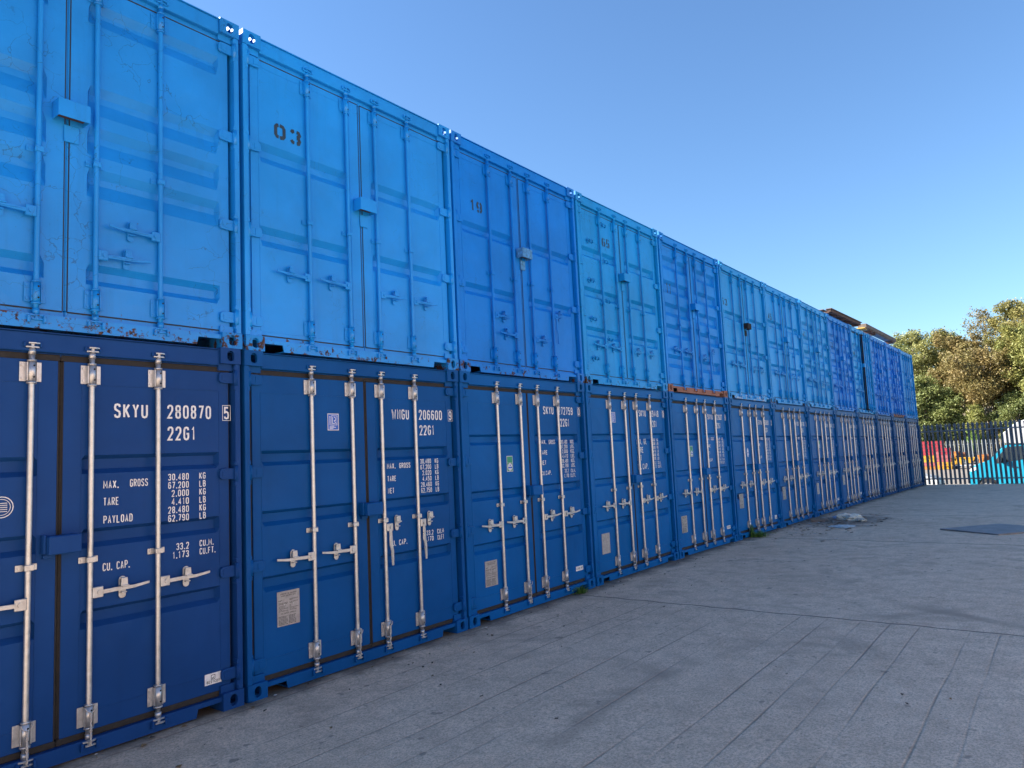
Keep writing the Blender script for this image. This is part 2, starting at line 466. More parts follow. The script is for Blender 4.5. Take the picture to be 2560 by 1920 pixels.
def door_mesh(bands, key, beads=(.254, 2.274), seed=0, patches=()):
    """right leaf in coordinates relative to the leaf's hinge edge (x from -(DX1-DX0) to 0)"""
    bm = BM(); w_ = DX1 - DX0; rnd = random.Random(seed)
    xs = [-w_, -w_ + .105, -w_ + .105 + .02, -.075 - .022, -.075, 0]
    zs = {ZD0, ZD1}
    for (zt, zb, bt, bb, dp) in bands: zs |= {zt, zt - bt, zb + bb, zb}
    zs = sorted(zs)
    # extra columns so the panel can be slightly dented
    xx = sorted(set(xs + [xs[2] + (xs[3] - xs[2]) * k / 8 for k in range(1, 8)]))
    zz = [zs[0]]
    for a, b in zip(zs, zs[1:]):
        n = max(1, round((b - a) / .12)); zz += [a + (b - a) * k / n for k in range(1, n + 1)]
    def depth(x, z):
        d = 0
        if xs[2] - 1e-6 <= x <= xs[3] + 1e-6:
            for (zt, zb, bt, bb, dp) in bands:
                if zb + bb - 1e-6 <= z <= zt - bt + 1e-6: d = dp
        if xs[1] < x < xs[4]:
            d += rnd.uniform(-.0012, .0012)
        return d
    g = [[bm.verts.new((x, depth(x, z), z)) for z in zz] for x in xx]
    for i in range(len(xx) - 1):
        for j in range(len(zz) - 1): bm.faces.new((g[i][j], g[i + 1][j], g[i + 1][j + 1], g[i][j + 1]))
    # edge returns
    addbox(bm, -w_ + .0005, -.0005, .003, .05, ZD0 + .0005, ZD0 + .02); addbox(bm, -w_ + .0005, -.0005, .003, .05, ZD1 - .02, ZD1 - .0005)
    addbox(bm, -w_ + .0005, -w_ + .02, .003, .05, ZD0 + .021, ZD1 - .021); addbox(bm, -.02, -.0005, .003, .05, ZD0 + .021, ZD1 - .021)
    addbox(bm, -w_ + .02, -.02, .042, .048, ZD0 + .021, ZD1 - .021)
    # weld beads round the pressed panel
    if beads:
        for z in beads: addbox(bm, xs[1], xs[4], -.0025, .001, z - .003, z + .003)
        for x in (xs[1], xs[4]):
            addbox(bm, x - .0025, x + .0025, -.0022, .001, beads[0] + .0035, beads[1] - .0035)
    for (a, b, c_, d_) in patches: addbox(bm, a, b, -.003, .001, c_, d_, .0012)
    me = finish(bm, 'door', [GALV], False)
    return me

def gasket_mesh():
    bm = BM(); w_ = DX1 - DX0
    # round section seal, proud of the frame: all four sides of the leaf
    def seal(x0, x1, z0, z1):
        addbox(bm, x0, x1, .004, .040, z0, z1, .006)
    seal(-w_ - .016, .018, ZD1 + .0005, ZD1 + .042)
    seal(-w_ - .016, .018, ZD0 - .042, ZD0 - .0005)
    seal(-w_ - .0165, -w_ - .0005, ZD0, ZD1)
    addbox(bm, .0005, .012, .010, .045, ZD0, ZD1, .003)
    addbox(bm, -w_ - .002, .01, -.001, .0035, ZD1 + .002, ZD1 + .009, 0, 1)
    addbox(bm, -w_ - .002, .01, -.001, .0035, ZD0 - .009, ZD0 - .002, 0, 1)
    addbox(bm, -w_ - .0060, -w_ - .0015, -.001, .0035, ZD0 + .001, ZD1 - .001, 0, 1)
    return finish(bm, 'gasket', [RUBBER, RUBBER])
GASK = gasket_mesh()

def hinge_mesh():
    bm = BM()   # origin: leaf hinge edge, mid height; blade over the leaf, barrel on the post side
    poly = [(-.082, -.024), (-.068, -.038), (-.03, -.040), (.030, -.040), (.030, .040), (-.03, .040), (-.068, .038), (-.082, .024)]
    addprism(bm, poly, 'y', -.024, -.006, bev=.003)
    addprism(bm, [(-.062, -.018), (-.02, -.026), (-.02, .026), (-.062, .018)], 'y', -.0275, -.0235)
    addbox(bm, .026, .042, -.040, -.008, -.0385, .0385)
    addtube(bm, [(.044, -.032, -.058), (.044, -.032, .058)], .0165, 12)
    return finish(bm, 'hinge', [GALV])
HINGE = hinge_mesh()

def rod_mesh(bow=0.0, kinks=0):
    bm = BM(); pts = []
    for k in range(13):
        z = .115 + (2.455 - .115) * k / 12
        pts.append((bow * math.sin(math.pi * k / 12), 0, z))
    addtube(bm, pts, .0165, 14)
    return finish(bm, 'lock_rod', [GALV])
ROD = rod_mesh()
def bracket_mesh():
    bm = BM()
    for s in (-1, 1):
        addbox(bm, s * .024, s * .060, .016, .021, -.060, .060, .002)
        addbox(bm, s * .0235, s * .0285, -.012, .0155, -.056, .056)
        for z in (-.040, .040): addtube(bm, [(s * .044, .010, z), (s * .044, .017, z)], .0085, 10)
    addtube(bm, [(0, 0, -.062), (0, 0, .062)], .0235, 16)
    addtube(bm, [(0, 0, -.074), (0, 0, -.0625)], .0275, 16); addtube(bm, [(0, 0, .0625), (0, 0, .072)], .0260, 16)
    for z in (-.035, .035): addtube(bm, [(.006, -.0245, z), (.006, -.0225, z)], .006, 8, mi=1)
    return finish(bm, 'bracket', [GALV, DARK])
BRACK = bracket_mesh()
def guide_mesh():
    bm = BM()
    addbox(bm, -.062, -.020, .014, .020, -.019, .019, .002); addbox(bm, .020, .052, .014, .020, -.019, .019, .002)
    addtube(bm, [(0, 0, -.018), (0, 0, .018)], .0225, 14)
    addbox(bm, -.025, .025, -.0235, -.017, -.018, .018, .003)
    addtube(bm, [(-.046, .009, 0), (-.046, .015, 0)], .008, 10)
    return finish(bm, 'guide', [GALV])
GUIDE = guide_mesh()
def cam_mesh():
    bm = BM()   # pointing up, z from 0 (rod end) to .065
    addtube(bm, [(0, 0, -.012), (0, 0, .022)], [.021, .019], 12)
    addbox(bm, -.009, .009, -.016, .012, .020, .058, .003)
    addprism(bm, [(-.040, -.016), (-.010, -.024), (.034, -.018), (.044, -.004), (.012, .010), (-.012, .010), (-.030, .002)], 'z', .026, .036, bev=.002)
    addprism(bm, [(-.026, -.020), (.012, -.026), (.040, -.018), (.020, .006), (-.014, .008)], 'z', .050, .060, bev=.002)
    return finish(bm, 'cam', [GALV])
CAM = cam_mesh()
def handle_mesh(kind):
    bm = BM()   # origin at rod centre, bar towards +x (kind 'bar') or hanging down
    addbox(bm, .012, .082, -.022, -.006, -.034, .034, .004)
    addbox(bm, .012, .055, -.006, .012, -.026, .026, .003)
    addtube(bm, [(.052, -.030, 0), (.052, -.021, 0)], .014, 12)
    if kind == 'bar':
        addprism(bm, [(.078, -.016), (.30, -.008), (.412, .004), (.412, .022), (.30, .011), (.16, .012), (.078, .012)], 'y', -.021, -.011, bev=.003)
        addprism(bm, [(.11, .001), (.20, -.004), (.30, .000), (.20, .006)], 'y', -.026, -.0205)
    else:
        addprism(bm, [(.036, -.030), (.034, -.16), (.060, -.22), (.058, -.34), (.080, -.34), (.082, -.21), (.066, -.15), (.066, -.030)], 'y', -.024, -.012, bev=.003)
    return finish(bm, 'handle', [GALV])
HBAR, HHANG = handle_mesh('bar'), handle_mesh('hang')
def latch_mesh():
    bm = BM()   # catch plate riveted to the door, origin at its middle
    pts = [(.022 * math.cos(a), .052 + .018 * math.sin(a)) for a in [math.pi * k / 6 for k in range(7)]]
    pts += [(.022 * math.cos(a), -.052 + .018 * math.sin(a)) for a in [math.pi + math.pi * k / 6 for k in range(7)]]
    addprism(bm, pts, 'y', .008, .0135, bev=.0015)
    addprism(bm, [(-.019, .062), (.019, .062), (.022, .010), (.010, -.004), (-.010, -.004), (-.022, .010)], 'y', -.024, -.018, bev=.002)
    addbox(bm, -.014, .014, -.019, .010, .050, .062, .002)
    addtube(bm, [(0, -.027, .045), (0, -.019, .045)], .010, 10)
    addbox(bm, -.016, .016, -.022, .010, -.034, -.026, .002)
    addbox(bm, -.018, .026, -.034, -.022, .006, .016, .002)
    return finish(bm, 'latch', [GALV])
LATCH = latch_mesh()
def lockbox_mesh(kind):
    bm = BM()
    if kind == 'low':
        addbox(bm, -.09, .09, -.052, .046, -.055, .055, .006)
        addbox(bm, -.105, -.0905, -.010, .046, -.050, .062, .003)
        addbox(bm, -.095, -.03, .020, .046, -.080, -.0555, .003)
    else:
        poly = [(-.060, .065), (-.060, -.040), (-.050, -.062), (.046, -.062), (.046, .065)]
        # hood: front, top and sides, open at the bottom
        addbox(bm, -.11, .11, -.066, -.058, -.062, .066, .002)
        addbox(bm, -.11, .11, -.0575, .046, .058, .066, .002)
        addbox(bm, -.11, -.102, -.0575, .046, -.060, .0575, .002); addbox(bm, .102, .11, -.0575, .046, -.060, .0575, .002)
        addbox(bm, -.101, .101, -.0575, .040, -.030, -.022, 0, mi=1)
        addbox(bm, -.03, .075, .036, .047, -.20, -.075, .004)
    return finish(bm, 'lock_box', [GALV, RUST])
BOXL, BOXU = lockbox_mesh('low'), lockbox_mesh('high')
def loop_mesh():
    bm = BM()   # lashing hook: bent bar welded on the door
    addtube(bm, [(-.070, .0, 0), (-.070, -.022, .004), (-.045, -.030, .030), (-.018, -.026, .024), (0, -.012, -.012), (.02, -.026, .018), (.05, -.030, .024), (.072, -.022, -.006), (.072, .0, -.012)], .0095, 8)
    addtube(bm, [(-.06, .001, 0), (-.066, -.012, -.030), (-.04, -.016, -.045), (-.03, 0, -.03)], .005, 6)
    return finish(bm, 'lashing_loop', [GALV])
LOOP = loop_mesh()
def cable_mesh():
    bm = BM(); pts = []
    for k in range(17):
        a = math.pi * (1 - k / 16)
        pts.append((.030 * math.cos(a) , -.029 - .004 * math.sin(a), .060 + .0 * math.sin(a) - .034 * math.sin(a)))
    addtube(bm, pts, .0032, 6)
    tw = [(.004 * math.sin(k * .9), -.030 + .003 * math.cos(k * .9), .026 - .009 * k) for k in range(22)]
    addtube(bm, tw, .0042, 6)
    addtube(bm, [(-t[0], t[1] - .003, t[2]) for t in tw], .0036, 6)
    return finish(bm, 'cable', [CABLE])
CABM = cable_mesh()

# ------------------------------------------------------------------ lettering and plates (door-leaf coordinates, x measured from container left)
def marks(kind, d):
    bm = BM(); y = -.0032
    if kind:
        o = d
        h = .097; z = o['z']; dx = o.get('dx', 0)
        if kind == 'size_code': text(bm, '22G1', 1.900 + dx, 2.104 + dx, z + o['gz'], h, y, .0145)
        if kind == 'weight_table':
            for (s, xa, xb, za, hh) in o['rows']: text(bm, s, xa + dx, xb + dx, za, hh, y, hh * o.get('wf', .155), gapf=.3)
        if kind != 'serial_number': return finish(bm, kind, [WHITE], False)
        text(bm, o['own'], 1.543 + dx, 1.765 + dx, z, h, y, .0145)
        text(bm, o['num'], o.get('nx', 1.899) + dx, o.get('nx', 1.899) + .325 + dx, z, h, y, .0145)
        text(bm, o['chk'], 2.325 + dx, 2.368 + dx, z, h * .96, y, .0125)
        bx = (2.315 + dx, 2.378 + dx, z - .008, z + h + .006)
        stroke(bm, [(bx[0], bx[2]), (bx[1], bx[2]), (bx[1], bx[3]), (bx[0], bx[3]), (bx[0], bx[2])], .0035, y)
    return finish(bm, kind, [WHITE], False)
def rows_std(labels, nums, units, x_l, z0, pitch, h, xn1, xu0, uw, cap=None):
    r = []
    for s, xa, xb, zz_ in labels: r.append((s, xa, xb, zz_, h))
    for k, (n, u_) in enumerate(zip(nums, units)):
        wn = .148 * len(n) / 6
        r.append((n, xn1 - wn, xn1, z0 - pitch * k, h * .92)); r.append((u_, xu0, xu0 + uw * len(u_) / 2, z0 - pitch * k, h * .92))
    return r
SER = {}
SER[0] = dict(own='SKYU', num='280870', chk='5', z=2.062, gz=-.152, rows=rows_std(
    [('MAX.', 1.481, 1.577, 1.606), ('GROSS', 1.648, 1.766, 1.608), ('TARE', 1.482, 1.578, 1.497), ('PAYLOAD', 1.483, 1.666, 1.383), ('CU. CAP.', 1.481, 1.650, 1.086)],
    ['30,480', '67,200', '2,000', '4,410', '28,480', '62,790'], ['KG', 'LB'] * 3, 0, 1.634, .0563, .051, 2.053, 2.131, .048) + [
    ('33.2', 1.962, 2.053, 1.156, .047), ('1,173', 1.936, 2.052, 1.100, .047), ('CU.M.', 2.131, 2.238, 1.160, .045), ('CU.FT.', 2.131, 2.252, 1.104, .045)])
SER[1] = dict(own='WNGU', num='206600', chk='9', z=2.081, gz=-.149, rows=rows_std(
    [('MAX.', 1.464, 1.570, 1.628), ('GROSS', 1.618, 1.761, 1.628), ('TARE', 1.465, 1.575, 1.513), ('NET', 1.468, 1.545, 1.404), ('CU.', 1.470, 1.548, .931), ('CAP.', 1.586, 1.690, .930)],
    ['30.480', '67.200', '2.020', '4.450', '28.460', '62.750'], ['KG', 'LB'] * 3, 0, 1.659, .0555, .050, 2.043, 2.097, .048) + [
    ('33.2', 1.948, 2.042, .976, .046), ('1.170', 1.920, 2.042, .919, .046), ('CU.M', 2.097, 2.189, .976, .046), ('CU.FT', 2.097, 2.189, .917, .046)])
_r2 = lambda dx=0: rows_std(
    [('MAX.', 1.440, 1.574, 1.815), ('GROSS', 1.626, 1.762, 1.813), ('TARE', 1.440, 1.587, 1.690), ('NET', 1.445, 1.553, 1.570), ('CU.CAP.', 1.440, 1.655, 1.448)],
    ['30.480', '67.200', '2.000', '4.410', '28.480', '62.790'], ['KGS.', 'LBS.'] * 3, 0, 1.813, .0585, .052, 2.034, 2.100, .045) + [
    ('33.2', 1.945, 2.032, 1.459, .046), ('1.170', 1.924, 2.034, 1.398, .046), ('CU.M.', 2.085, 2.191, 1.455, .046), ('CU.FT.', 2.072, 2.191, 1.396, .046)]
SER[2] = dict(own='SKYU', num='272759', chk='0', z=2.172, gz=-.146, nx=1.872, rows=_r2())
SER[3] = dict(own='SKYU', num='269448', chk='0', z=2.181, gz=-.153, nx=1.86, dx=-.03, rows=rows_std(
    [('MAX.', 1.415, 1.58, 1.770), ('GR.', 1.64, 1.725, 1.770), ('TARE', 1.415, 1.61, 1.650), ('NET', 1.42, 1.55, 1.534), ('CU.', 1.415, 1.53, 1.412), ('CAP.', 1.56, 1.74, 1.408)],
    ['30.480', '67.200', '2.000', '4.410', '28.480', '62.790'], ['KG', 'LB'] * 3, 0, 1.811, .056, .048, 2.01, 2.06, .05) + [
    ('33.2', 1.94, 2.01, 1.469, .046), ('1.172', 1.915, 2.01, 1.413, .046), ('CU.M.', 2.06, 2.16, 1.469, .046), ('CU.FT.', 2.06, 2.18, 1.411, .046)], wf=.17)
SER[3]['rows'] = [(s, a, b, z, (.085 if s in ('MAX.', 'GR.', 'TARE', 'NET', 'CU.', 'CAP.') else h)) for s, a, b, z, h in SER[3]['rows']]
SER[4] = dict(own='SKYU', num='272607', chk='9', z=2.175, gz=-.15, nx=1.872, rows=_r2())
for i, (own, num, chk) in {5: ('SKYU', '280691', '3'), 6: ('WNGU', '206190', '9'), 7: ('SKYU', '270402', '3'), 8: ('SKYU', '281954', '2'), 9: ('SKYU', '276312', '1'), 10: ('SKYU', '279480', '6'), 11: ('SKYU', '271183', '7'), 12: ('SKYU', '274065', '4')}.items():
    SER[i] = dict(own=own, num=num, chk=chk, z=2.12, gz=-.15, nx=1.872, rows=_r2())

def plate_mesh(full=True):
    bm = BM(); w_, h = .205, .262
    addbox(bm, 0, w_, -.0022, .0, 0, h, 0, 0)
    y = -.0030; wd = .0022
    if full:
        text(bm, 'APPROVED FOR TRANSPORT', .028, .178, h - .026, .0105, y, .0019, 1); text(bm, 'UNDER CUSTOMS SEAL', .034, .170, h - .041, .0105, y, .0019, 1)
        text(bm, 'CSC SAFETY APPROVAL', .032, .172, .088, .0105, y, .0019, 1)
        rnd = random.Random(3)
        for z in (.196, .190, .174, .166, .150, .140, .131, .122, .113): 
            for (a, b) in ((.012, .095), (.112, .192)):
                x = a
                while x < b - .006:
                    l = rnd.uniform(.004, .014); stroke(bm, [(x, z), (min(x + l, b), z)], .0036, y, 1); x += l + .004
                    if rnd.random() < .12: break
        for z in (.072, .063, .053, .043, .033, .023, .013):
            for (a, b) in ((.012, .092), (.104, .170)):
                x = a
                while x < b - .006:
                    l = rnd.uniform(.004, .016); stroke(bm, [(x, z), (min(x + l, b), z)], .0042, y, 1); x += l + .0035
    for x in (.062, .145): addtube(bm, [(x, -.006, .160), (x, -.002, .160)], .0065, 10, 2)
    return finish(bm, 'data_plate', [PLATE, BLACK, GALV])
PLATE_A, PLATE_B = plate_mesh(True), plate_mesh(False)
def ring(bm, cx, cz, r, wd, y, mi, a0=0, a1=360, ry=None):
    n = 20; pts = [(cx + r * math.cos(R(a0 + (a1 - a0) * k / n)), cz + (ry or r) * math.sin(R(a0 + (a1 - a0) * k / n))) for k in range(n + 1)]
    stroke(bm, pts, wd, y, mi)
def sticker_mesh(kind):
    bm = BM(); y = -.0016
    if kind == 'blue':
        addbox(bm, 0, .118, -.001, 0, 0, .142, 0, 0)
        stroke(bm, [(.003, .003), (.115, .003), (.115, .139), (.003, .139), (.003, .003)], .006, y, 1)
        stroke(bm, [(.042, .046), (.100, .046), (.100, .124), (.042, .124), (.042, .046)], .0035, y, 1)
        stroke(bm, [(.053, .112), (.053, .058), (.076, .058)], .0055, y, 1)
        stroke(bm, [(.068, .113), (.080, .110), (.088, .098), (.084, .086), (.070, .082), (.092, .056)], .0055, y, 1)
        for k in range(8): stroke(bm, [(.020, .050 + k * .0095), (.031, .050 + k * .0095)], .0055, y, 1)
        for k, l in enumerate((.05, .066, .04)): stroke(bm, [(.020, .036 - k * .0105), (.020 + l, .036 - k * .0105)], .005, y, 1)
        return finish(bm, 'sticker', [BLUEST, WHITE], False)
    if kind == 'green':
        addbox(bm, 0, .108, -.001, 0, 0, .172, 0, 1)
        addbox(bm, .006, .102, -.0020, -.0012, .100, .166, 0, 0)
        addbox(bm, .006, .102, -.0020, -.0012, .006, .0985, 0, 0)
        y = -.0030
        n = 20
        vs = [bm.verts.new((.054 + .043 * math.cos(2 * math.pi * k / n), y, .052 + .043 * math.sin(2 * math.pi * k / n))) for k in range(n)]
        bm.faces.new(vs).material_index = 1
        ring(bm, .054, .052, .036, .003, y - .001, 2)
        addbox(bm, .020, .088, y - .0025, y - .001, .036, .052, 0, 2)
        addbox(bm, .046, .064, y - .0025, y - .001, .060, .076, 0, 2)
        return finish(bm, 'sticker', [GREEN, WHITE, BLUEST], False)
    if kind == 'oval':
        n = 24
        vs = [bm.verts.new((.055 + .05 * math.cos(2 * math.pi * k / n), -.001, .09 + .085 * math.sin(2 * math.pi * k / n))) for k in range(n)]
        bm.faces.new(vs).material_index = 1
        ring(bm, .055, .09, .04, .004, y, 0, ry=.072)
        addbox(bm, .03, .08, -.0030, -.002, .08, .10, 0, 0)
        return finish(bm, 'sticker', [BLUEST, WHITE], False)
    if kind == 'ring':
        ring(bm, .06, .07, .060, .005, -.0012, 1); ring(bm, .06, .07, .046, .003, -.0012, 1)
        for k in range(5): stroke(bm, [(.03, .045 + k * .012), (.09, .045 + k * .012)], .004, -.0012, 1)
        return finish(bm, 'sticker', [BLUEST, WHITE], False)
    # maker's label, white
    addbox(bm, 0, .125 if kind == 'maker_b' else .165, -.001, 0, 0, .075 if kind == 'maker_b' else .055, 0, 1)
    if kind == 'maker_b':
        text(bm, 'BESTCON', .014, .111, .008, .020, y, .0035, 2)
        stroke(bm, [(.048, .034), (.076, .034), (.076, .062), (.048, .062), (.048, .034)], .004, y, 2); stroke(bm, [(.055, .040), (.069, .048)], .006, y, 2)
    else:
        text(bm, 'CIMC', .012, .092, .012, .031, y, .006, 2)
        stroke(bm, [(.104, .028), (.128, .028)], .004, y, 2); stroke(bm, [(.116, .012), (.116, .045)], .004, y, 2); stroke(bm, [(.108, .018), (.124, .040)], .003, y, 2)
        stroke(bm, [(.138, .012), (.138, .045)], .004, y, 2); stroke(bm, [(.150, .012), (.150, .045)], .004, y, 2); stroke(bm, [(.132, .030), (.155, .036)], .004, y, 2)
    return finish(bm, 'sticker', [BLUEST, WHITE, BLACK], False)
STK = {k: sticker_mesh(k) for k in ('blue', 'green', 'oval', 'ring', 'maker_b', 'maker_c')}

def stencil_mesh(s, x0, x1, z, h, wd):
    bm = BM(); text(bm, s, x0, x1, z, h, -.0032, wd, 0, True, .38)
    return finish(bm, 'stencilled_number', [STENCIL], False)

# ------------------------------------------------------------------ container builder
LOWB = [(1.823, 1.705, .026, .034, .046), (1.361, 1.243, .026, .034, .046), (.866, .750, .026, .034, .046)]
def bands(tops, h=.16, bt=.045, bb=.045, dp=.046): return [(t, t - h, bt, bb, dp) for t in tops]
DOORS = {}
def door_for(key, b, beads, seed, patches=()):
    k = (key, seed)
    if k not in DOORS: DOORS[k] = door_mesh(b, key, beads, seed, patches)
    return DOORS[k]

SEAM = [(-2.471, -.07, -.028)] + list(zip(
    [0, 2.466, 4.948, 7.422, 9.910, 12.385, 14.869, 17.360, 19.850, 22.341, 24.824, 27.302, 29.775],
    [-.045, -.020, .009, .028, .025, .016, .011, .014, .008, .003, -.002, -.019, -.029],
    [-.013, .002, .016, .031, .028, .017, .021, .007, .003, -.012, -.024, -.032, -.043]))

def container(i, upper, mat, label, b, beads, galv, cfg):
    (xa, ya, za), (xb, yb, zb) = SEAM[i], SEAM[i + 1]
    rx = math.atan2(yb - ya, xb - xa); tz = math.atan2(zb - za, xb - xa)
    z0 = za + (H_ + .001 if upper else 0)
    root = empty('shipping_container', (xa + .024, ya, z0), (0, -tz, rx))
    tag(root, label, 'shipping container', 'stacked blue storage containers')
    hard = GALV if galv else mat
    obj('frame', FRAME, root, mat=mat)
    obj('sill', SILL, root, mat=cfg.get('sill', mat))
    for s in (0, 1):
        obj('side_wall', SIDE, root, loc=(0, 0, 0) if s == 0 else (W_, 0, 0), mat=mat, scale=(1, 1, 1) if s == 0 else (-1, 1, 1))
        for z in (0, H_ - .118):
            cm = cfg.get('cast', {}).get((s, 0 if z == 0 else 1), cfg.get('castmat', mat))
            obj('corner_casting', CAST, root, loc=(0 if s == 0 else W_, 0, z), mat=cm, scale=(1 if s == 0 else -1, 1, 1))
            obj('corner_casting', CAST, root, loc=(0 if s == 0 else W_, D_, z), mat=mat, scale=(1 if s == 0 else -1, -1, 1))
    obj('roof', ROOF, root, mat=mat); obj('end_wall', END, root, mat=mat)
    dm = cfg.get('gasket', RUBBER)
    for s in (0, 1):           # 0 left leaf, 1 right leaf
        me = door_for(cfg.get('key', 'low'), b, beads, (i * 2 + s) % 5 if not upper else i * 2 + s + 10)
        if s == 1: d = obj('door', me, root, loc=(DX1, FY, 0), mat=mat, rot=(0, 0, R(cfg.get('ajar', 0))))
        else: d = obj('door', me, root, loc=(2 * CXM - DX1, FY, 0), mat=mat, scale=(-1, 1, 1))
        g = obj('gasket', GASK, d, mat=dm)
        for z in (2.37, 1.66, .955, .24): obj('hinge', HINGE, d, loc=(0, 0, z), mat=mat)
        # lettering on the left leaf needs un-mirroring
        def on(name, me_, x, z, mat_=None):
            yo = 0 if name in ('stencilled_number', 'serial_number', 'size_code', 'weight_table') else -.002
            if s == 1: return obj(name, me_, d, loc=(x - DX1, yo, z), mat=mat_)
            return obj(name, me_, d, loc=(-(x - (2 * CXM - DX1)), yo, z), mat=mat_, scale=(-1, 1, 1))
        for (leaf, name, me_, x, z) in cfg.get('items', []):
            if leaf == s: on(name, me_, x, z)
        for (leaf, x, z) in cfg.get('loops', []):
            if leaf == s: obj('lashing_loop', LOOP, root, loc=(x, FY, z), mat=mat)
    hs = cfg['handles']
    for k, x in enumerate((CXM - .598, CXM - .171, CXM + .171, CXM + .598)):
        if x > CXM and cfg.get('ajar'):
            a = R(cfg['ajar']); px = DX1 + (x - DX1) * math.cos(a); py = FY - .026 + (x - DX1) * math.sin(a)
            rod = obj('lock_rod', ROD, root, loc=(px, py, 0), mat=hard, rot=(0, 0, a))
        else:
            rod = obj('lock_rod', ROD, root, loc=(x, FY - .026, 0), mat=hard)
        for z in (2.335, .232): obj('bracket', BRACK, rod, loc=(0, 0, z), mat=hard)
        obj('guide', GUIDE, rod, loc=(0, 0, cfg.get('gz', 1.173)), mat=hard, scale=(1 if k != 9 else -1, 1, 1))
        obj('cam', CAM, rod, loc=(0, 0, 2.452), mat=hard); obj('cam', CAM, rod, loc=(0, 0, .118), mat=hard, scale=(1, 1, -1))
        dr, hz = hs[k]
        if dr == 'h':
            obj('handle', HHANG, rod, loc=(0, 0, hz + .14), mat=hard); obj('latch', LATCH, rod, loc=(.155, 0, hz + .17), mat=hard)
        else:
            L_ = cfg.get('hl', .88)
            obj('handle', HBAR, rod, loc=(0, 0, hz), mat=hard, scale=((L_ if dr == 'r' else -L_), 1, 1))
            obj('latch', LATCH, rod, loc=((.2 if dr == 'r' else -.2), 0, hz + .004), mat=hard)
        if cfg.get('cable') and k in cfg['cable']: obj('cable', CABM, rod, loc=(0, 0, .232))
    obj('lock_box', BOXU if upper else BOXL, root, loc=(CXM + .004, FY - .046, cfg.get('boxz', 1.47 if upper else 1.29)), mat=cfg.get('boxmat', mat), scale=(.86, .9, .9) if upper else None)
    if upper:
        # roof edge bead catches the light
        pass
    return root

# lower row: near-new navy boxes with galvanised gear
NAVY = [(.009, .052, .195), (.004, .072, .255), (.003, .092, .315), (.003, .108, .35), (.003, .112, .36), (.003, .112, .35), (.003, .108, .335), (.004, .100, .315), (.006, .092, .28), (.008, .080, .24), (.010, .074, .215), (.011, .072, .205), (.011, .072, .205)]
LOWL = ['navy container cropped at the lower left corner, lettered 280870 with a boxed 5',
 'navy container lettered 206600 whose two right door handles hang straight down',
 'blue container lettered 272759 with a green sticker on its left door',
 'blue container lettered 269448 with a blank grey plate on its left door',
 'blue container lettered 272607, directly under the box with the orange rusty sill',
 'ground row container with a pale oval sticker on its left door',
 'ground row container with a ring emblem high on its door, beside the litter patch',
 'blue ground row container eighth from the left, with a green sticker',
 'blue ground row container ninth from the left, just past the litter patch',
 'greyish blue ground row container tenth from the left, below the upper box with a door ajar or its neighbour',
 'dull blue ground row container third from the fence end of the row',
 'dull blue ground row container second from the fence end of the row',
 'dull blue container at the far end of the ground row next to the palisade fence']
LOWL[9] = 'greyish blue ground row container fourth from the fence end of the row'
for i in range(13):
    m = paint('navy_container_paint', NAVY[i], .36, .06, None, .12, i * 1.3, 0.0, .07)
    items = [(1, k_, marks(k_, SER[i]), 0, 0) for k_ in ('serial_number', 'size_code', 'weight_table')]
    hd = [('l', .968), ('l', .968), ('r', .968), ('r', .968)]
    cfg = dict(items=items, key='low', cable=(1, 2))
    if i == 0: items += [(1, 'sticker', STK['maker_b'], 2.165, .196), (0, 'sticker', STK['ring'], .86, 1.465)]
    if i == 1:
        items += [(0, 'data_plate', PLATE_A, .286, .470), (0, 'sticker', STK['blue'], .805, 1.980)]
        hd = [('l', .968), ('l', .968), ('h', .968), ('h', .968)]
    if i == 2: items += [(0, 'sticker', STK['green'], .785, 1.522), (0, 'data_plate', PLATE_A, .330, .345), (1, 'sticker', STK['maker_c'], 2.08, .245)]
    if i == 3: items += [(0, 'data_plate', PLATE_B, .255, .360), (0, 'sticker', STK['blue'], .690, 2.088)]; cfg['cable'] = (1, 2)
    if i == 4: items += [(0, 'sticker', STK['green'], .735, 1.553), (0, 'data_plate', PLATE_A, .24, .36), (1, 'sticker', STK['maker_c'], 2.06, .245)]
    if i == 5: items += [(0, 'sticker', STK['oval'], .81, 1.48), (0, 'data_plate', PLATE_A, .26, .55), (1, 'sticker', STK['maker_b'], 2.12, .20)]
    if i == 6: items += [(0, 'sticker', STK['ring'], .70, 2.02), (0, 'data_plate', PLATE_A, .26, .55)]
    if i == 7: items += [(0, 'sticker', STK['green'], .78, 1.60), (0, 'data_plate', PLATE_B, .3, .50), (1, 'sticker', STK['maker_c'], 2.08, .245)]
    if i == 8: items += [(0, 'data_plate', PLATE_B, .3, .60), (1, 'sticker', STK['maker_c'], 2.08, .245)]
    if i == 9: items += [(0, 'data_plate', PLATE_B, .3, .60)]
    cfg['handles'] = hd
    lb = LOWB
    if i in (2, 3, 4): lb = [(1.935, 1.82, .026, .034, .046), (1.345, 1.235, .026, .034, .046), (.80, .69, .026, .034, .046)]; cfg['key'] = 'lowb'
    if i >= 5: lb = [(1.90, 1.78, .026, .034, .046), (1.35, 1.235, .026, .034, .046), (.83, .715, .026, .034, .046)]; cfg['key'] = 'lowc'
    container(i, False, m, LOWL[i], lb, (.254, 2.274), True, cfg)

